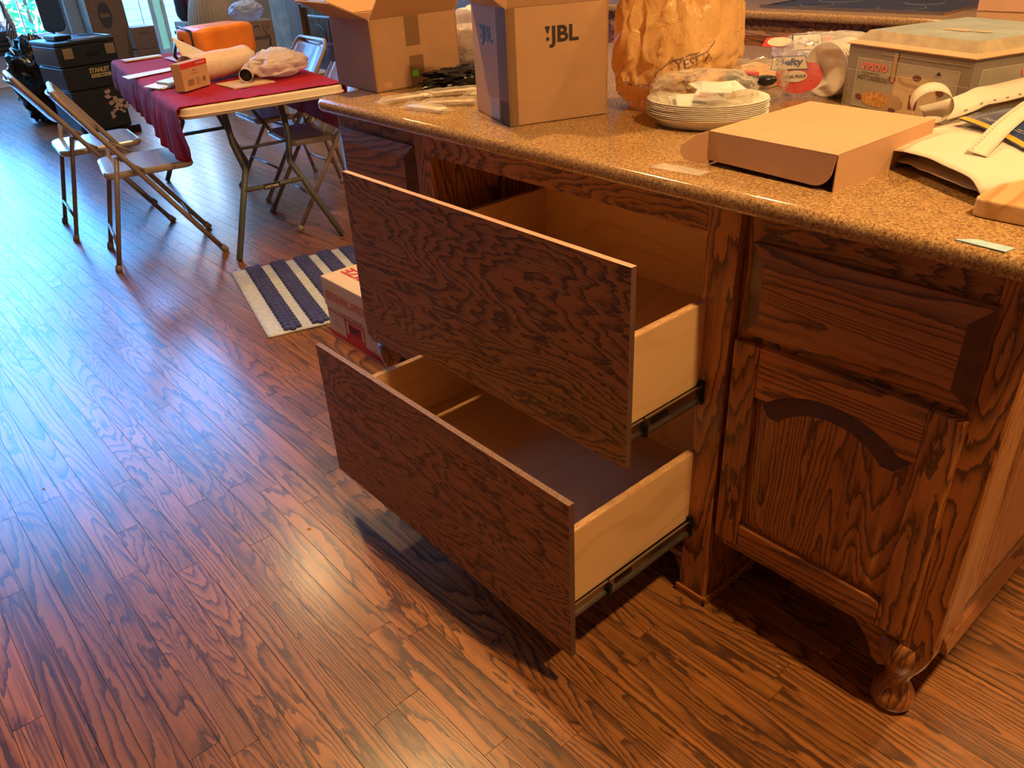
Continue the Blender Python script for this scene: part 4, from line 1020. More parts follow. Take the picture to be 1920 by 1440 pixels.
tag(obj('black_bag', blob((-1.09, .33, ZT), .05, .14, .026, 51, .5, 2.6, 2.4, math.radians(-10), 60, 30), BLACKBAG), 'crumpled shiny black plastic bag between the two cartons', 'bag')
bw = thing('bowl_stack', 'stack of white foam bowls in a thin clear bag behind the speaker carton', 'pack', (-1.30, .53, ZT))
for k in range(7):
    obj('foam_bowl', MB().lathe([(.05, 0), (.07, .01), (.088, .03), (.094, .045), (.096, .048), (.091, .048), (.085, .032), (.067, .013), (.048, .003)], 36, (-1.30 + .004 * math.sin(k), .53, ZT + .002 + k * .0115)), WHITE, bw)
obj('bag_film', blob((-1.30, .54, ZT), .125, .12, .085, 61, .12, 2.2, 2.4, 0, 60, 30), CLEAR2, bw)

# ================================================================== FOLDING TABLE, CLOTH, CHAIRS
TA = math.radians(170)   # table's length axis points away from camera
T0 = Vector((-2.715, .092, 0)); tl = Vector((math.cos(TA), math.sin(TA), 0)); tw = Vector((math.sin(math.radians(8)) * 1.0, math.cos(math.radians(8)), 0))
tw = Vector((.12, .993, 0)); TH = .70; TL, TWd = 1.83, .725
def tp_(a, b, z): return T0 + tl * a + tw * b + Vector((0, 0, z))
ft_ = thing('folding_table', 'white plastic folding table with grey legs under the red cloth', 'table', tuple(tp_(TL / 2, TWd / 2, 0)))
def rr_(a0, a1, b0, b1, r, n=6):
    o = []
    for ca, cb_, s0 in ((a1 - r, b1 - r, 0), (a0 + r, b1 - r, 90), (a0 + r, b0 + r, 180), (a1 - r, b0 + r, 270)):
        for k in range(n + 1):
            q = math.radians(s0 + 90 * k / n); o.append((ca + r * math.cos(q), cb_ + r * math.sin(q)))
    return o
mb = MB(); pts = rr_(0, TL, 0, TWd, .05); n = len(pts)
vs = [tp_(a, b, TH - .045) for a, b in pts] + [tp_(a, b, TH) for a, b in pts]
mb.add(vs, [((i + 1) % n, i, n + i, n + (i + 1) % n) for i in range(n)] + [tuple(range(n)), tuple(range(n, 2 * n))[::-1]])
top = obj('tabletop', mb, TABLE_PL, ft_, bevel=.008, seg=3)
obj('skirt_rim', MB().tube([tp_(a, b, TH - .03) for a, b in rr_(-.003, TL + .003, -.003, TWd + .003, .05)], .0035, 6, closed=True), TABLE_PL, ft_)
for s0, dirn in ((.30, 1), (TL - .30, -1)):
    # each leg: angled out, kink below half height
    for b0, b1, b2 in ((.23, .22, .105), (TWd - .23, TWd - .22, TWd - .105)):
        pts = [tp_(s0, b0, TH - .05), tp_(s0 - .05 * dirn, b0 - .0, .48), tp_(s0 - .08 * dirn, b1 + (.035 if b1 < .36 else -.035), .36), tp_(s0 - .12 * dirn, b1 - (.0 if b1 < .36 else 0), .28), tp_(s0 - .24 * dirn, b2, .005)]
        obj('leg', MB().tube(pts, .0145, 10), LEGM, ft_)
    obj('cross_bar', MB().tube([tp_(s0 - .12 * dirn, .22, .28), tp_(s0 - .12 * dirn, TWd - .22, .28)], .018, 8, flat=.6), LEGM, ft_)
    obj('brace', MB().tube([tp_(s0 - .03 * dirn, TWd / 2 + .06, .50), tp_(s0 + .45 * dirn, TWd / 2 + .03, TH - .055)], .008, 8), LEGM, ft_)
    obj('brace', MB().tube([tp_(s0 - .05 * dirn, .235, .45), tp_(s0 - .05 * dirn, TWd - .235, .45)], .007, 8), LEGM, ft_)
nm = obj('name_plate', MB().hexa([tp_(.181, .32, .27), tp_(.181, .40, .27), tp_(.176, .40, .27), tp_(.176, .32, .27)], [tp_(.181, .32, .29), tp_(.181, .40, .29), tp_(.176, .40, .29), tp_(.176, .32, .29)]), BLACK, ft_)
mb = MB(); ff = Face(tp_(.1655, .325, .2735), tw); 
obj('name_sign', MB().hexa([tp_(.1665, .31, .268), tp_(.1665, .39, .268), tp_(.163, .39, .268), tp_(.163, .31, .268)], [tp_(.1665, .31, .292), tp_(.1665, .39, .292), tp_(.163, .39, .292), tp_(.163, .31, .292)]), BLACK, ft_)
ff = Face(tp_(.1628, .316, .274), tw)
put_text(mb, ff, 'LIFETIME', 0, 0, .012, .066, bold=.02, off=.0008); obj('lettering', mb, PAPER, ft_)
# cloth: over the top, hanging at both long sides (pulled back from the near end)
def cloth(u, v):
    a = -.0 + u * (TL + .04) + .015
    s = v * (TWd + .25 + .26) - .25   # position across: negative hangs on near long side
    wob = noise.noise(Vector((a * 3.1, s * 1.5, .3))) * .5 + noise.noise(Vector((a * 12, s * .6, 1.3))) * .6
    hang0 = .185 + .075 * math.exp(-((a - .02) / .4) ** 2) - .03 * min(1, a / TL) + .02 * noise.noise(Vector((a * 2.5, 0, 7)))
    hang0 *= 1 - .40 * math.exp(-u * 30)
    a0 = a + .035 * max(0, v - .3) * (1 - u) * 0
    if s < 0:
        h = -s / .25 * hang0
        return tp_(a - .10 * (h / .27) * math.exp(-u * 7), -.014 - .014 * min(1, h * 12) - h * .12 * (1 - u) + .045 * wob * (h / .2) * min(1, .25 + u * 6) + .07 * (h / .27) * math.exp(-u * 7), TH + .006 - h)
    if s > TWd:
        h = (s - TWd) / .26 * .24
        return tp_(a, TWd + .014 + .02 * wob * (h / .2), TH + .006 - h)
    return tp_(a, s, TH + .006 + .004 * abs(wob) + (.004 * noise.noise(Vector((a * 22, s * 22, 0))) if u < .3 else 0))
tag(obj('tablecloth', MB().grid(cloth, 110, 70), CLOTH, solid=.002, sol_off=1), 'crinkled crimson cloth draped over the folding table', 'tablecloth')
# hanging corner lobe at the near end
# chairs
def folding_chair(label):
    t = thing('folding_chair', label, 'chair', (0, 0, 0), 0, 'folding chairs around the table')
    W2 = .205
    def fr(z): return .235 - .515 * (z / .78)
    pts = [(W2, fr(0.005), .005), (W2, fr(.3), .3), (W2 - .002, fr(.6), .60), (W2 - .006, fr(.72), .72)]
    for k in range(1, 6):
        q = k * PI / 12; pts.append((W2 - .006 - .06 * (1 - math.cos(q)), fr(.72 + .06 * math.sin(q)), .72 + .06 * math.sin(q)))
    full = pts + [(-x, y, z) for x, y, z in pts[::-1]]
    obj('front_frame', MB().tube(full, .0115, 8), CHAIRM, t, local=True)
    def back(u, v):
        z = .565 + .20 * v; x = (u - .5) * 2 * (W2 - .012 - .02 * max(0, v - .7)); cur = .035 * (1 - (2 * u - 1) ** 2)
        return (x, fr(z) - cur, z - .0 * u)
    obj('backrest', MB().grid(back, 14, 8), CHAIRM, t, local=True, solid=.006)
    for s in (1, -1):
        obj('leg', MB().tube([(s * .185, -.24, .005), (s * .185, -.165, .30), (s * .185, -.115, .50)], .0105, 8), CHAIRM, t, local=True)
        obj('foot_cap', MB().tube([(s * .185, -.243, .0), (s * .185, -.236, .03)], .0145, 8), CHAIRM, t, local=True)
        obj('foot_cap', MB().tube([(s * W2, .238, .0), (s * W2, .218, .028)], .0155, 8), CHAIRM, t, local=True)
        obj('hinge_arm', MB().tube([(s * .190, -.115, .495), (s * .198, -.04, .445), (s * .2, -.02, .43)], .006, 6), CHAIRM, t, local=True)
    pts = rr_(-.185, .185, -.185, .195, .05, 5)
    mb = MB().prism(pts, 'z', .405, .435)
    obj('seat', mb, SEATM, t, local=True, bevel=.012, seg=3)
    mb = MB().tube([(-.185, -.215, .12), (.185, -.215, .12)], .007, 8); obj('crossbar', mb, CHAIRM, t, local=True)
    mb = MB().tube([(-W2, fr(.16), .16), (W2, fr(.16), .16)], .007, 8); obj('crossbar', mb, CHAIRM, t, local=True)
    return t
ch0 = folding_chair('tan metal folding chair nearest the camera, left of the red-clothed table')
ch0.location = (-3.20, .037, 0); ch0.rotation_euler = (0, 0, math.radians(-12))
for (x, y, a, lab) in ((-3.845, .015, -7, 'tan metal folding chair behind the nearest one, beside the rolling toolbox'),
                       (-3.09, .86, 172, 'tan metal folding chair with a denim jacket on its back, far side of the table'),
                       (-3.72, .98, 176, 'tan metal folding chair without jacket tucked under the far side of the table')):
    c = copy_tree(ch0); c.location = (x, y, 0); c.rotation_euler = (0, 0, math.radians(a)); c['label'] = lab
# denim jacket on chair back
def jacket(u, v):
    q = (u - .5); s = (v - .5) * 2
    z = .80 - abs(s) ** 1.3 * .26 + .01 * noise.noise(Vector((u * 5, v * 5, 0)))
    x = -3.13 + q * .36 + .02 * noise.noise(Vector((v * 4, u * 3, 2))); y = 1.135 + s * (.03 + .05 * abs(s)) + .015 * noise.noise(Vector((u * 6, v * 4, 8)))
    return (x, y - .0, z)
tag(obj('denim_jacket', MB().grid(jacket, 30, 30), DENIM, solid=.008), 'navy denim jacket hung over the back of a folding chair', 'jacket')

# things on the table
tz = TH + .012
def tw_obj(a, b): return tp_(a, b, tz)
hb = Vector((-3.035, .246, tz)); hu = Vector((-.10, .165, 0)).normalized(); hv = Vector((0, 0, 1)); hn = hu.cross(hv)
bx_ = thing('small_carton', 'small kraft and red printed carton standing on the crimson cloth', 'box', tuple(hb))
wb, hbx, db = .185, .115, .05
obj('body', MB().hexa([hb, hb - hn * db, hb - hn * db + hu * wb, hb + hu * wb], [p + hv * hbx for p in (hb, hb - hn * db, hb - hn * db + hu * wb, hb + hu * wb)]), CARD_LIGHT, bx_, bevel=.002)
fh = Face(hb, hu)
mb = MB(); fh.rect(mb, 0, wb, hbx * .8, hbx, .001); obj('red_band', mb, RED_INK, bx_)
mb = MB(); put_text(mb, fh, 'Honeywell', wb * .58, hbx * .86, .010, .06, bold=.02, off=.002); obj('lettering', mb, PAPER, bx_)
mb = MB()
put_text(mb, fh, 'RTH111', .075, .075, .008, .03, off=.002); put_text(mb, fh, 'Thermostat', .06, .064, .006, .05, off=.002)
for k in range(9): fh.rect(mb, .03 + k * .005, .032 + k * .005 + .001 * (k % 2), .02, .045, .0015)
for k in range(5): fh.rect(mb, .085, .115, .02 + k * .006, .0215 + k * .006, .0015)
fh.ell(mb, .145, .035, .012, .012, .0015, n=16)
obj('printing', mb, plain('brown_print', (.25, .14, .08), .6), bx_)
# rolled kraft paper
pr = thing('paper_roll', 'loosely rolled sheet of cream packing paper behind the small carton', 'paper', (-3.32, .53, tz))
def rollf(u, v):
    q = u * 2 * PI * 1.25 - 1.0; r = .055 + .008 * u + .01 * noise.noise(Vector((u * 3, v * 2, 0)))
    ax = Vector((-.30, .95, 0)); side = Vector((.95, .30, 0))
    p = Vector((-3.22, .34, tz + .066)) + ax * (v * .36) + side * (r * 1.25 * math.cos(q)) + Vector((0, 0, 1)) * (r * math.sin(q))
    return p
obj('roll', MB().grid(rollf, 50, 14), plain('cream_paper', (.74, .56, .42), .75), pr, solid=.001)
obj('loose_corner', MB().grid(lambda u, v: (-3.42 - .12 * v, .42 + .20 * u, tz + .06 + .12 * v * (1 - u)), 8, 8), PAPER, pr, solid=.001)
tag(obj('cardboard_tube', MB().tube([(-3.00, .52, tz + .032), (-3.24, .66, tz + .032)], .031, 24, caps=False), plain('tube_card', (.55, .42, .38), .7), solid=.002), 'short cardboard tube with a dark open end at the table edge', 'tube')
tag(obj('tube_shade_plug', MB().tube([(-3.03, .537, tz + .032), (-3.2, .637, tz + .032)], .0275, 24), BLACK), 'black plug standing for the shade inside the short cardboard tube at the table edge', 'shade plug')  # black plug stands in for the shade in the tube's open end
tag(obj('flat_cardboard', MB().box(-3.12, -2.92, .42, .62, tz - .004, tz + .002), plain('tan_card', (.6, .42, .28), .7)), 'torn piece of tan cardboard under the paper roll', 'cardboard')
tag(obj('plastic_bag', blob((-3.06, .74, tz), .11, .18, .055, 71, .16, 1.6, 2.2, math.radians(15), 80, 44, shape=lambda d: 1 - .3 * max(0, d.y)), WHITEBAG), 'crumpled white plastic bag on the near end of the red table', 'bag')
tag(obj('plastic_bag', blob((-3.25, .80, tz), .10, .09, .05, 73, .2, 1.8, 2.2, .3, 60, 34), CLEAR2), 'see-through crumpled bag behind the white plastic bag', 'bag')
ob = thing('cooler_bag', 'orange vinyl cooler bag with black strap at the far end of the table', 'bag', (-4.02, .86, tz), math.radians(96))
obj('body', blob((-4.02, .84, tz), .19, .12, .085, 81, .03, 2.0, 7.0, math.radians(106), 60, 36, ridge=False), ORANGE, ob)
obj('piping', MB().tube([(-3.93, .665, tz + .02), (-3.925, .665, tz + .155), (-4.07, .66, tz + .172), (-4.12, .66, tz + .02)], .006, 6), BLACK, ob)
obj('strap', MB().tube([(-4.02, 1.03, tz + .12), (-3.98, 1.09, tz + .14), (-3.92, 1.11, tz + .07), (-3.92, 1.10, tz + .0)], .012, 6, flat=.3), BLACK, ob)
obj('strap', MB().tube([(-4.02, .65, tz + .11), (-4.0, .60, tz + .10), (-3.98, .57, tz + .04), (-3.98, .60, tz + .0)], .014, 6, flat=.3), BLACK, ob)
def flat_sheet(name, label, pts, col, h=.002, z=tz, cat='paper'):
    return tag(obj(name, MB().prism(pts, 'z', z, z + h), col), label, cat)
flat_sheet('paper_sheet', 'long white folded paper strip across the red cloth', [(-3.80, .22), (-3.68, .21), (-3.80, .60), (-3.9, .60)], TRIMW)
flat_sheet('paper_sheet', 'white papers under the grey tablet on the red cloth', [(-3.35, .17), (-3.20, .20), (-3.33, .42), (-3.50, .38)], TRIMW, .004)
flat_sheet('tablet', 'flat grey tablet lying on white papers', [(-3.37, .24), (-3.26, .26), (-3.36, .43), (-3.47, .41)], plain('grey_plastic', (.35, .38, .42), .3), .01, tz + .0045, 'tablet')
flat_sheet('paper_sheet', 'printed leaflet at the far edge of the red cloth', [(-4.30, .62), (-4.05, .60), (-4.08, .76), (-4.33, .78)], plain('lilac_paper', (.6, .5, .62), .7))
flat_sheet('paper_sheet', 'thin white strip along the far edge of the table', [(-4.42, .42), (-4.36, .42), (-4.38, .64), (-4.44, .64)], TRIMW, .008)
pl = thing('pliers', 'silver pliers lying beside the small carton on the cloth', 'tool', (-3.12, .22, tz))
obj('jaw', MB().tube([(-3.13, .16, tz + .012), (-3.14, .21, tz + .014), (-3.15, .25, tz + .014)], [.003, .008, .010], 8), STEEL, pl)
obj('handle', MB().tube([(-3.15, .25, tz + .014), (-3.12, .27, tz + .014), (-3.09, .29, tz + .012)], .006, 8), STEEL, pl)
obj('handle', MB().tube([(-3.15, .25, tz + .014), (-3.17, .28, tz + .014), (-3.15, .31, tz + .012)], .006, 8), STEEL, pl)

# ================================================================== RUG + COPY PAPER CARTON
ru = Vector((.971, -.24, 0)).normalized(); rv = Vector((.24, .971, 0)).normalized(); r0 = Vector((-2.65, .112, 0))
RUGW = plain('cream_woven_cotton', (.58, .64, .70), .9, var=.15, scale=60, bump=1.0, bscale=150, stretch=(1, 1, 1))
RUGB = plain('navy_braid', (.06, .07, .24), .9, var=.3, scale=90, bump=.8, bscale=200)
rug = thing('rug', 'cream rag rug with navy braided stripes on the floor behind the copy paper carton', 'rug', tuple(r0))
RL, RW = 1.15, .755
def rz(a, b): return .006 + .003 * noise.noise(Vector((a * 3, b * 3, 0))) + .03 * math.exp(-((a - .62) / .05) ** 2) * max(0, min(1, (b - .22) * 5))
mb = MB().grid(lambda u, v: r0 + ru * (u * RW + .008 * math.sin(v * 9)) + rv * (v * RL) + Vector((0, 0, rz(u * RW, v * RL))), 60, 60)
obj('weave', mb, RUGW, rug, solid=.006)
for k in range(10):
    b0 = .098 + k * .108
    mb = MB()
    for i in range(24):
        for side in (-1, 0, 1):
            a = .015 + i * .031 + (.010 if side == 0 else 0)
            b = b0 + side * .0185
            c = r0 + ru * a + rv * b + Vector((0, 0, rz(a, b) + .004))
            M_ = Matrix.Translation(c) @ Matrix.Rotation(math.atan2(ru.y, ru.x) + side * .9, 4, 'Z')
            vs = []; fs = []
            for j in range(4):
                t = -PI / 2 + PI * (j + .5) / 4
                for q in range(7):
                    p = 2 * PI * q / 7; vs.append(M_ @ Vector((.021 * math.cos(t) * math.cos(p), .015 * math.cos(t) * math.sin(p), .010 * math.sin(t))))
            for j in range(3):
                for q in range(7): fs.append((j * 7 + q, j * 7 + (q + 1) % 7, (j + 1) * 7 + (q + 1) % 7, (j + 1) * 7 + q))
            fs.append(tuple(range(21, 28)))
            mb.add(vs, fs, 0, True)
    obj('braided_stripe', mb, RUGB, rug)
cpb = thing('copy_paper_carton', 'white and red copy paper carton on the floor left of the drawers', 'box', (-1.57, .25, 0))
CREAM = plain('lit_carton_top', (.78, .58, .34), .65, var=.03)  # warmer than the faces: light falling on the lid put into its colour
CREAM_W = plain('white_carton_face', (.66, .54, .44), .65, var=.03)
xa, xb, ya, yb = -1.785, -1.365, .118, .40
hh = .228
obj('body', MB().box(xa + .004, xb - .004, ya + .004, yb - .004, .001, .13), CREAM_W, cpb)
obj('lid', MB().box(xa, xb, ya, yb, .118, hh), [CREAM_W], cpb, bevel=.002)
obj('lid_top', MB().box(xa + .001, xb - .001, ya + .001, yb - .001, hh + .0002, hh + .0012), CREAM, cpb)
fcp = Face((xa, ya, 0), (1, 0, 0))
mb = MB(); put_text(mb, fcp, 'XEROGRAPHIC APPROVED', .012, .150, .034, .30, bold=.005, off=.0015); obj('lettering', mb, RED_INK, cpb)
ftt = Face((xb, yb, hh + .0015), (-1, 0, 0), (0, -1, 0))
mb = MB(); put_text(mb, ftt, 'SIZE', .262, .165, .05, .135, bold=.02, off=.001); put_text(mb, ftt, 'LETTER', .03, .03, .07, .34, bold=.012, off=.001) if False else None; obj('lettering', mb, RED_INK, cpb)
fc2 = Face((xa + .004, ya + .004, 0), (1, 0, 0))
mb = MB(); fc2.rect(mb, 0, .41, 0, .018, .0008); fc2.rect(mb, .115, .118, .018, .116, .0008); fc2.rect(mb, 0, .118, .098, .102, .0008); fc2.rect(mb, .118, .245, .018, .042, .0008); fc2.frame(mb, .118, .245, .018, .1, .006, .0009); fc2.rect(mb, .245, .41, .018, .024, .0008)
fc2.rect(mb, .14, .225, .042, .088, .0010)
obj('red_panel', mb, RED_INK, cpb)
mb = MB(); put_text(mb, fc2, 'BIZMART', .145, .058, .024, .075, bold=.03, off=.002); fc2.rect(mb, .145, .222, .05, .053, .002)
for k in range(7): fc2.poly(mb, [(.125 + k * .018 + .005 * math.sin(j * 2 * PI / 10) * (1 if j % 2 == 0 else .45), .109 + .005 * math.cos(j * 2 * PI / 10) * (1 if j % 2 == 0 else .45)) for j in range(10)][::-1], .0015)
put_text(mb, fc2, '10 REAMS', .03, .06, .006, .05, off=.0015); put_text(mb, fc2, 'OF 500 SHEETS', .02, .045, .006, .07, off=.0015); fc2.rect(mb, .27, .4, .006, .010, .0015)
obj('printing', mb, INK, cpb)

# ================================================================== BACKGROUND
DK = plain('dark_tool_plastic', (.02, .028, .035), .35, var=.2)
tx = thing('rolling_toolbox', 'black rolling toolbox with yellow lettering beyond the folding table', 'toolbox', (-6.25, .72, 0))
Mt = oriented((-6.05, .48, 0), math.radians(8))
def tbx(name, y0, y1, z0, z1, x0, x1, m=DK, b=.01): return obj(name, MB().box(-x1, -x0, y0 * .87, y1 * .87, z0, z1, 0, Mt), m, tx, bevel=b)
tbx('bin', .02, .46, .06, .36, .02, .40); tbx('middle_box', .0, .48, .365, .525, .0, .42); tbx('top_box', -.01, .49, .53, .67, -.01, .42); tbx('lid', -.015, .495, .672, .70, -.015, .43)
tbx('top_tray', .06, .2, .701, .735, .1, .3, BLACK)
obj('lid_edge', MB().tube([Mt @ Vector(p) for p in ((.0, .10, .706), (.0, .41, .706), (-.25, .41, .706), (-.3, .3, .706))], .005, 6), STEEL, tx)
for y_ in (.03, .34):
    obj('latch', MB().box(.01, .022, y_, y_ + .07, .585, .655, 0, Mt), plain('brass_latch', (.5, .4, .25), .35, metal=.6) if 'brass_latch' not in D.materials else D.materials['brass_latch'], tx, bevel=.004)
obj('handle', MB().box(.01, .02, .2, .29, .59, .615, 0, Mt), BLACK, tx, bevel=.003)
for y_ in (.06, .42):
    mbw = MB().lathe([(.03, -.02), (.06, -.02), (.06, .02), (.03, .02)], 20); mbw.v = [tuple(Mt @ (Vector((-.3, y_, .06)) + Matrix.Rotation(PI / 2, 3, 'X') @ Vector(v))) for v in mbw.v]
    obj('wheel', mbw, BLACK, tx)
obj('foot_rest', MB().box(-.08, .0, .03, .45, 0, .055, 0, Mt), BLACK, tx)
fx_ = Face(Mt @ Vector((.0, 0, 0)), Mt.to_3x3() @ Vector((0, 1, 0)))
YINK = plain('yellow_ink', (.75, .6, .3), .5)
mb = MB(); put_text(mb, fx_, 'STANLEY', .185, .470, .034, .150, bold=.03, off=.004); fx_.rect(mb, .19, .337, .438, .462, .004); obj('lettering', mb, YINK, tx)
mb = MB(); put_text(mb, fx_, 'FATMAX', .198, .442, .016, .13, bold=.02, off=.006); obj('lettering', mb, DK, tx)
fx2 = Face(Mt @ Vector((-.02, 0, 0)), Mt.to_3x3() @ Vector((0, 1, 0)))
mb = MB(); r8 = random.Random(4)
for k in range(34):
    a, b = .31 + r8.gauss(0, .05), .235 + r8.gauss(0, .045); s_ = r8.uniform(.008, .024)
    fx2.poly(mb, [(a + s_ * r8.uniform(.5, 1.2) * math.cos(q * 1.05), b + s_ * r8.uniform(.4, 1) * math.sin(q * 1.05)) for q in range(6)], .002 + .0001 * k)
obj('torn_sticker', mb, plain('sticker_remains', (.5, .38, .33), .6), tx)
tag(obj('garbage_bag', blob((-7.3, .62, 0), .28, .24, .32, 91, .3, 2.2, 2.4, 0, 50, 34), BLACKBAG), 'full black garbage bag between the toolbox and the stacked chairs', 'bag')
# stacked chairs by the back wall
CHR = plain('chrome_tube', (.6, .65, .7), .15, metal=1)
SEATB = plain('dark_blue_vinyl', (.03, .07, .12), .4, coat=.2)
def stack_chair():
    t = thing('stacking_chair', 'lowest dark padded stacking chair with chrome legs in the stack under the left window', 'chair', (0, 0, 0), 0, 'stacked chairs under the left window')
    obj('seat', MB().prism(rr_(-.22, .22, -.22, .22, .05, 4), 'z', .40, .44), SEATB, t, local=True, bevel=.01)
    for s in (1, -1):
        for f in (1, -1):
            obj('leg', MB().tube([(s * .24, f * .25, 0), (s * .23, f * .2, .38), (s * .2, f * .16, .40)], .011, 8), CHR, t, local=True)
    obj('back', MB().box(-.2, .2, -.25, -.23, .50, .70), SEATB, t, local=True, bevel=.01)
    for s in (1, -1): obj('back_post', MB().tube([(s * .2, -.2, .40), (s * .2, -.25, .55), (s * .2, -.26, .70)], .010, 8), CHR, t, local=True)
    return t
s0 = stack_chair(); s0.location = (-9.0, .56, 0); s0.rotation_euler = (0, 0, math.radians(180))
for k in range(1, 5):
    c = copy_tree(s0); c.location = (-9.0 + .02 * k, .56 - .012 * k, .045 * k); c['label'] = '%s dark padded stacking chair from the bottom of the stack under the left window' % ORD[k]
oc = thing('office_chair', 'black office chair with rounded back before the left window', 'chair', (-9.2, 1.25, 0))
obj('backrest', MB().prism([(1.16 + a, .52 + b) for a, b in rr_(0, .22, 0, .42, .07)], 'x', -9.25, -9.2), SEATB, oc, bevel=.015)
obj('seat', MB().prism([(-9.15 + a, 1.27 + b) for a, b in rr_(-.05, .35, -.2, .2, .08)], 'z', .43, .49), SEATB, oc, bevel=.015)
obj('column', MB().tube([(-8.98, 1.27, .05), (-8.98, 1.27, .43)], .025, 10), BLACK, oc)
obj('base', MB().tube([(-9.22, 1.27, .05), (-8.74, 1.27, .05)], .02, 8).tube([(-8.98, 1.03, .05), (-8.98, 1.51, .05)], .02, 8), BLACK, oc)
# window drape plastic
tag(obj('sheer_curtain', MB().grid(lambda u, v: (-9.62 + .02 * math.sin(u * 30), .45 + .62 * u * (1 - .35 * (1 - v)), .45 + 1.75 * v), 60, 10), SHEER), 'sheer white curtain hanging at the left window', 'curtain')
# wall pieces between windows: post, trim, tall cartons
struct('trim_1', MB().box(XB, XB + .03, 1.42, 1.47, 0, CEIL), plain('cream_trim', (.6, .55, .42), .6))
struct('trim_2', MB().box(XB, XB + .10, 1.53, 1.66, 0, CEIL), plain('pale_post', (.55, .62, .62), .6))
BROWN = plain('brown_laminate', (.19, .12, .075), .5, var=.1)
tc = thing('tall_carton', 'very tall brown carton with a dark oval emblem standing between the windows', 'box', (-9.5, 1.88, 0))
obj('body', MB().box(-9.66, -9.35, 1.66, 2.05, 0.001, 1.5), BROWN, tc, bevel=.004)
fo = Face((-9.35, 1.66, 0), (0, 1, 0)); mb = MB(); fo.ell(mb, .17, .62, .07, .13, .002); obj('emblem', mb, plain('dark_emblem', (.05, .05, .06), .5), tc)
mb = MB(); fo.rect(mb, .12, .22, .60, .64, .004); obj('emblem_band', mb, BROWN, tc)
for z0, z1, lab in ((.0, .255, 'lower grey and brown carton of the pair below the tall window'), (.257, .48, 'upper grey and brown carton of the pair below the tall window')):
    t = thing('stacked_carton', lab, 'box', (-9.3, 2.2, z0)); obj('body', MB().box(-9.50, -9.20, 2.02, 2.27, z0 + .001, z1), plain('dim_brown', (.2, .13, .09), .6), t, bevel=.004)
    f = Face((-9.50, 2.02, z0), (1, 0, 0)); mb = MB(); f.rect(mb, .01, .29, .01, z1 - z0 - .01, .002); obj('side_label', mb, plain('pale_grey_card', (.42, .47, .47), .6), t)
    f = Face((-9.20, 2.02, z0), (0, 1, 0)); mb = MB(); put_text(mb, f, 'tabletop', .06, .15, .03, .12, off=.002); obj('lettering', mb, INK, t)
# glass door leaf, ajar
dl = tag(empty('door_1', (-9.45, 2.4, 0)), kind='structure')
My = oriented((-9.45, 2.36, 0), math.radians(14))
mb = MB().box(-.02, .02, 0, .035, .14, 2.1, 0, My).box(-.02, .02, .145, .18, .14, 2.1, 0, My).box(-.02, .02, .035, .145, .14, .20, 0, My).box(-.02, .02, .035, .145, 2.04, 2.1, 0, My)
obj('leaf_frame', mb, plain('pale_blue_frame', (.55, .68, .8), .4), dl, bevel=.003)
obj('pane', MB().box(-.004, .004, .035, .145, .20, 2.04, 0, My), film('greenish_glass', (.62, .68, .35), .55, .1, 3, .1), dl)
# cartons right of the door
t = thing('moving_carton', 'tall white carton with scribbled marks right of the glass door', 'box', (-9.0, 2.6, 0))
obj('body', MB().box(-9.15, -8.80, 2.48, 2.75, .001, .50), plain('whitish_card', (.47, .50, .48), .7), t, bevel=.004)
f = Face((-8.80, 2.48, 0), (0, 1, 0)); mb = MB(); f.rect(mb, .17, .27, .0, .50, .002); obj('brown_side', mb, BROWN, t)
f = Face((-9.15, 2.48, 0), (1, 0, 0)); mb = MB(); put_text(mb, f, 'Kitchen', .08, .28, .04, .14, off=.002); obj('lettering', mb, INK, t)
t = thing('low_carton', 'small grey carton on the floor below the glass door', 'box', (-8.6, 2.2, 0)); obj('body', MB().box(-8.75, -8.45, 2.14, 2.42, .001, .14), plain('grey_card_low', (.45, .48, .46), .7), t, bevel=.004)
obj('lid', MB().box(-8.76, -8.44, 2.13, 2.43, .1405, .17), plain('grey_card_lid', (.47, .5, .48), .7), t, bevel=.003)
t = thing('tote_bag', 'dark hanging tote with a white hanger print right of the glass door', 'bag', (-9.1, 2.45, .51))
obj('body', blob((-9.03, 2.60, .505), .07, .10, .16, 101, .1, 2, 4, .2, 40, 24), plain('dark_tote', (.03, .035, .05), .7), t)
f = Face((-8.945, 2.5, .51), (0, 1, 0)); mb = MB(); f.poly(mb, [(.06, .03), (.12, .03), (.09, .07)], .012); obj('print', mb, TRIMW, t)
t = thing('gift_bag', 'red and blue printed bag on top of the white carton', 'bag', (-8.95, 2.7, .5))
obj('body', MB().hexa([(-8.95, 2.62, .501), (-8.84, 2.62, .501), (-8.84, 2.76, .501), (-8.95, 2.76, .501)], [(-8.97, 2.58, .80), (-8.82, 2.58, .80), (-8.82, 2.80, .80), (-8.97, 2.80, .80)]), plain('red_bag_paper', (.55, .04, .05), .5), t, bevel=.004)
f = Face((-8.832, 2.60, .50), (0, 1, 0)); mb = MB(); f.poly(mb, [(.02, .02), (.045, .02), (.02, .2), (.0, .2)], .006); obj('blue_strip', mb, BLUE_INK, t)
mb = MB(); f.ell(mb, .11, .12, .025, .03, .012); obj('dark_disc', mb, BLACK, t)
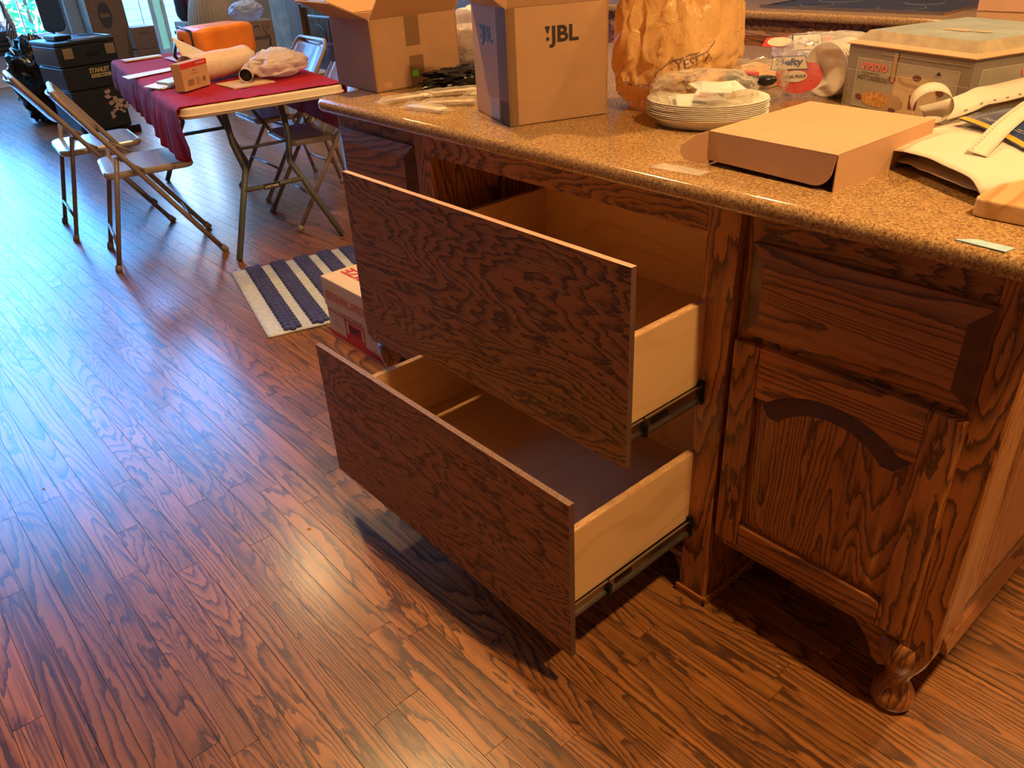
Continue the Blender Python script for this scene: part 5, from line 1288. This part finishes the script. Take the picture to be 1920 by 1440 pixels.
# lampshade on dark trunk
t = thing('lampshade', 'large beige pleated lampshade wrapped in pale film behind the cooler bag', 'lampshade', (-7.6, 2.35, .52))
def shade(u, v):
    q = 2 * PI * u; r = .235 - .11 * v ** 1.5 + .006 * math.cos(q * 40) * (1 - v)
    return (-7.65 + r * math.cos(q), 2.32 + r * math.sin(q), .535 + .40 * v)
obj('shade', MB().grid(shade, 200, 10, wrapu=True), plain('beige_linen', (.48, .36, .22), .8), t)
obj('hem', MB().tube([(-7.65 + .238 * math.cos(q), 2.32 + .238 * math.sin(q), .54) for q in [2 * PI * k / 40 for k in range(40)]], .006, 6, closed=True), plain('beige_hem', (.42, .31, .19), .8), t)
t = thing('dark_trunk', 'low dark trunk supporting the beige lampshade', 'trunk', (-7.65, 2.32, 0)); obj('body', MB().box(-7.9, -7.4, 2.02, 2.62, .03, .48), plain('dark_trunk_vinyl', (.04, .035, .03), .5), t, bevel=.01); obj('lid', MB().box(-7.91, -7.39, 2.01, 2.63, .482, .525), BLACK, t, bevel=.01)
# sake carton with clear bag
t = thing('bottle_carton', 'kraft and white bottle carton with printed lettering left of the wooden post', 'box', (-6.9, 2.45, 0))
obj('body', MB().box(-7.25, -7.0, 2.30, 2.62, .001, .60), plain('kraft_carton_face', (.42, .29, .20), .65), t, bevel=.004)
f = Face((-7.25, 2.30, 0), (1, 0, 0)); mb = MB(); f.rect(mb, 0.0, .25, 0, .6, .002); obj('white_side', mb, plain('bluish_white_card', (.5, .58, .66), .6), t)
mb = MB(); put_text(mb, f, 'SAKE', .05, .53, .025, .12, off=.004); put_text(mb, f, 'PRODUCT', .05, .48, .02, .14, off=.004); obj('lettering', mb, BLUE_INK, t)
f = Face((-7.0, 2.30, 0), (0, 1, 0)); mb = MB(); put_text(mb, f, 'GEKKEIKAN SAKE', .03, .44, .030, .25, bold=.02, off=.003); put_text(mb, f, '6 X 1.5L', .18, .53, .022, .11, bold=.01, off=.003); obj('lettering', mb, INK, t)
mb = MB(); f.ell(mb, .045, .535, .018, .024, .003); obj('emblem', mb, plain('maroon_print', (.2, .03, .05), .6), t)
tag(obj('bubble_wrap_bag', blob((-7.12, 2.44, .602), .12, .16, .085, 111, .15, 2.4, 2.2, 0, 50, 30), film('blue_clear_film', (.75, .85, 1), .4, .15, 40, 1)), 'domed bag of clear bubble wrap on the bottle carton', 'bag')
# stone pier + wooden post
struct('trim_3', MB().box(-8.60, -8.05, 3.4, 5.0, 0, CEIL), plain('stone_pier', (.36, .26, .17), .85, var=.35, scale=7, bump=.6, bscale=14))
struct('trim_4', MB().box(-8.0, -7.72, 3.30, 3.6, 0, CEIL), oak('weathered_post', 'z', K=8, base=(.24, .14, .08), mid=(.18, .1, .06), dark=(.1, .05, .03), rough=.6, coat=0))
# console with arched doors
cs = thing('console_cabinet', 'dark wooden console with narrow arched doors against the far side', 'cabinet', (-6.8, 3.5, 0))
DKW = oak('dark_console_oak', 'z', K=12, base=(.13, .075, .045), mid=(.1, .055, .033), dark=(.05, .026, .016), rough=.25, coat=.4)
obj('body', MB().box(-7.6, -5.9, 3.32, 3.8, .02, .62), DKW, cs, bevel=.004)
obj('top', MB().box(-7.64, -5.86, 3.28, 3.84, .621, .655), DKW, cs, bevel=.006)
obj('inlay_strip', MB().box(-7.58, -5.92, 3.312, 3.32, .535, .55), TRIMW, cs)
for k in range(4):
    a = -7.55 + k * .41; b = a + .39
    d = obj('door', MB().box(a, b, 3.305, 3.3195, .05, .53), DKW, cs, bevel=.002)
    A = [(a + .07 + (b - a - .14) * i / 12, .40 + .07 * math.sin(PI * i / 12)) for i in range(13)]
    obj('arched_panel', MB().prism([(a + .07, .09), (b - .07, .09)] + A[::-1], 'y', 3.295, 3.305), DKW, d, bevel=.006)
obj('knob', MB().lathe([(.01, 0), (.03, .01), (.03, .03), (.01, .04)], 16, (-7.2, 3.3, .58)), BLACK, cs)
tag(obj('paper_sheet', MB().box(-7.85, -7.40, 3.05, 3.29, .64, .66) if False else MB().box(-7.62, -7.25, 3.25, 3.5, .6565, .68), TRIMW), 'white paperwork on the dark console top', 'paper')
# plastic drawer bin on the floor beyond the table
t = thing('storage_bin', 'low clear storage bin on the floor beyond the folding table', 'bin', (-5.2, 1.9, 0))
mb = MB().box(-5.55, -4.95, 1.75, 1.76, .002, .2).box(-5.55, -4.95, 2.24, 2.25, .002, .2).box(-5.55, -5.54, 1.75, 2.25, .002, .2).box(-4.96, -4.95, 1.75, 2.25, .002, .2).box(-5.55, -4.95, 1.75, 2.25, .002, .01)
obj('tub', mb, plain('grey_clear_plastic', (.4, .45, .45), .3), t); obj('rim', MB().tube([(-5.57, 1.73, .2), (-4.93, 1.73, .2), (-4.93, 2.27, .2), (-5.57, 2.27, .2)], .012, 6, closed=True), TRIMW, t)
t = thing('floor_carton', 'brown carton on the floor beyond the table legs', 'box', (-5.9, 2.3, 0)); obj('body', MB().box(-6.2, -5.75, 2.1, 2.5, .001, .26), CARD_GREY, t, bevel=.004); obj('tape', MB().box(-6.2, -5.749, 2.28, 2.33, .2605, .2615), TAPE, t)

# crumbs on the floor
for i, (x, y, s_) in enumerate([(-.84, -.50, .009), (-1.52, -.95, .006), (-.16, -.17, .004), (.2, -.03, .005), (.24, .06, .006), (-.02, -.12, .003), (.05, -.15, .003), (-.7, -.62, .004)]):
    mb = MB(); mb.hexa([(x, y, .0003), (x + s_, y + s_ * .3, .0003), (x + s_ * .9, y + s_, .0003), (x - s_ * .2, y + s_ * .6, .0003)], [(x + .001, y + .001, .002), (x + s_ * .8, y + s_ * .4, .0035), (x + s_ * .7, y + s_ * .8, .002), (x, y + s_ * .5, .003)])
    tag(obj('wood_chip', mb, CARD_LIGHT), ['pale torn wood chip on the floor left of the lower drawer', 'tiny pale chip on the floor at far left', 'tiny chip on the floor right of the lower drawer front', 'small chip on the floor in front of the right cabinet', 'curled chip in the dark under the right cabinet', 'tiny speck between drawer and right cabinet', 'tiny speck in front of the right pilaster', 'tiny speck in the glare beside the lower drawer'][i], 'chip')
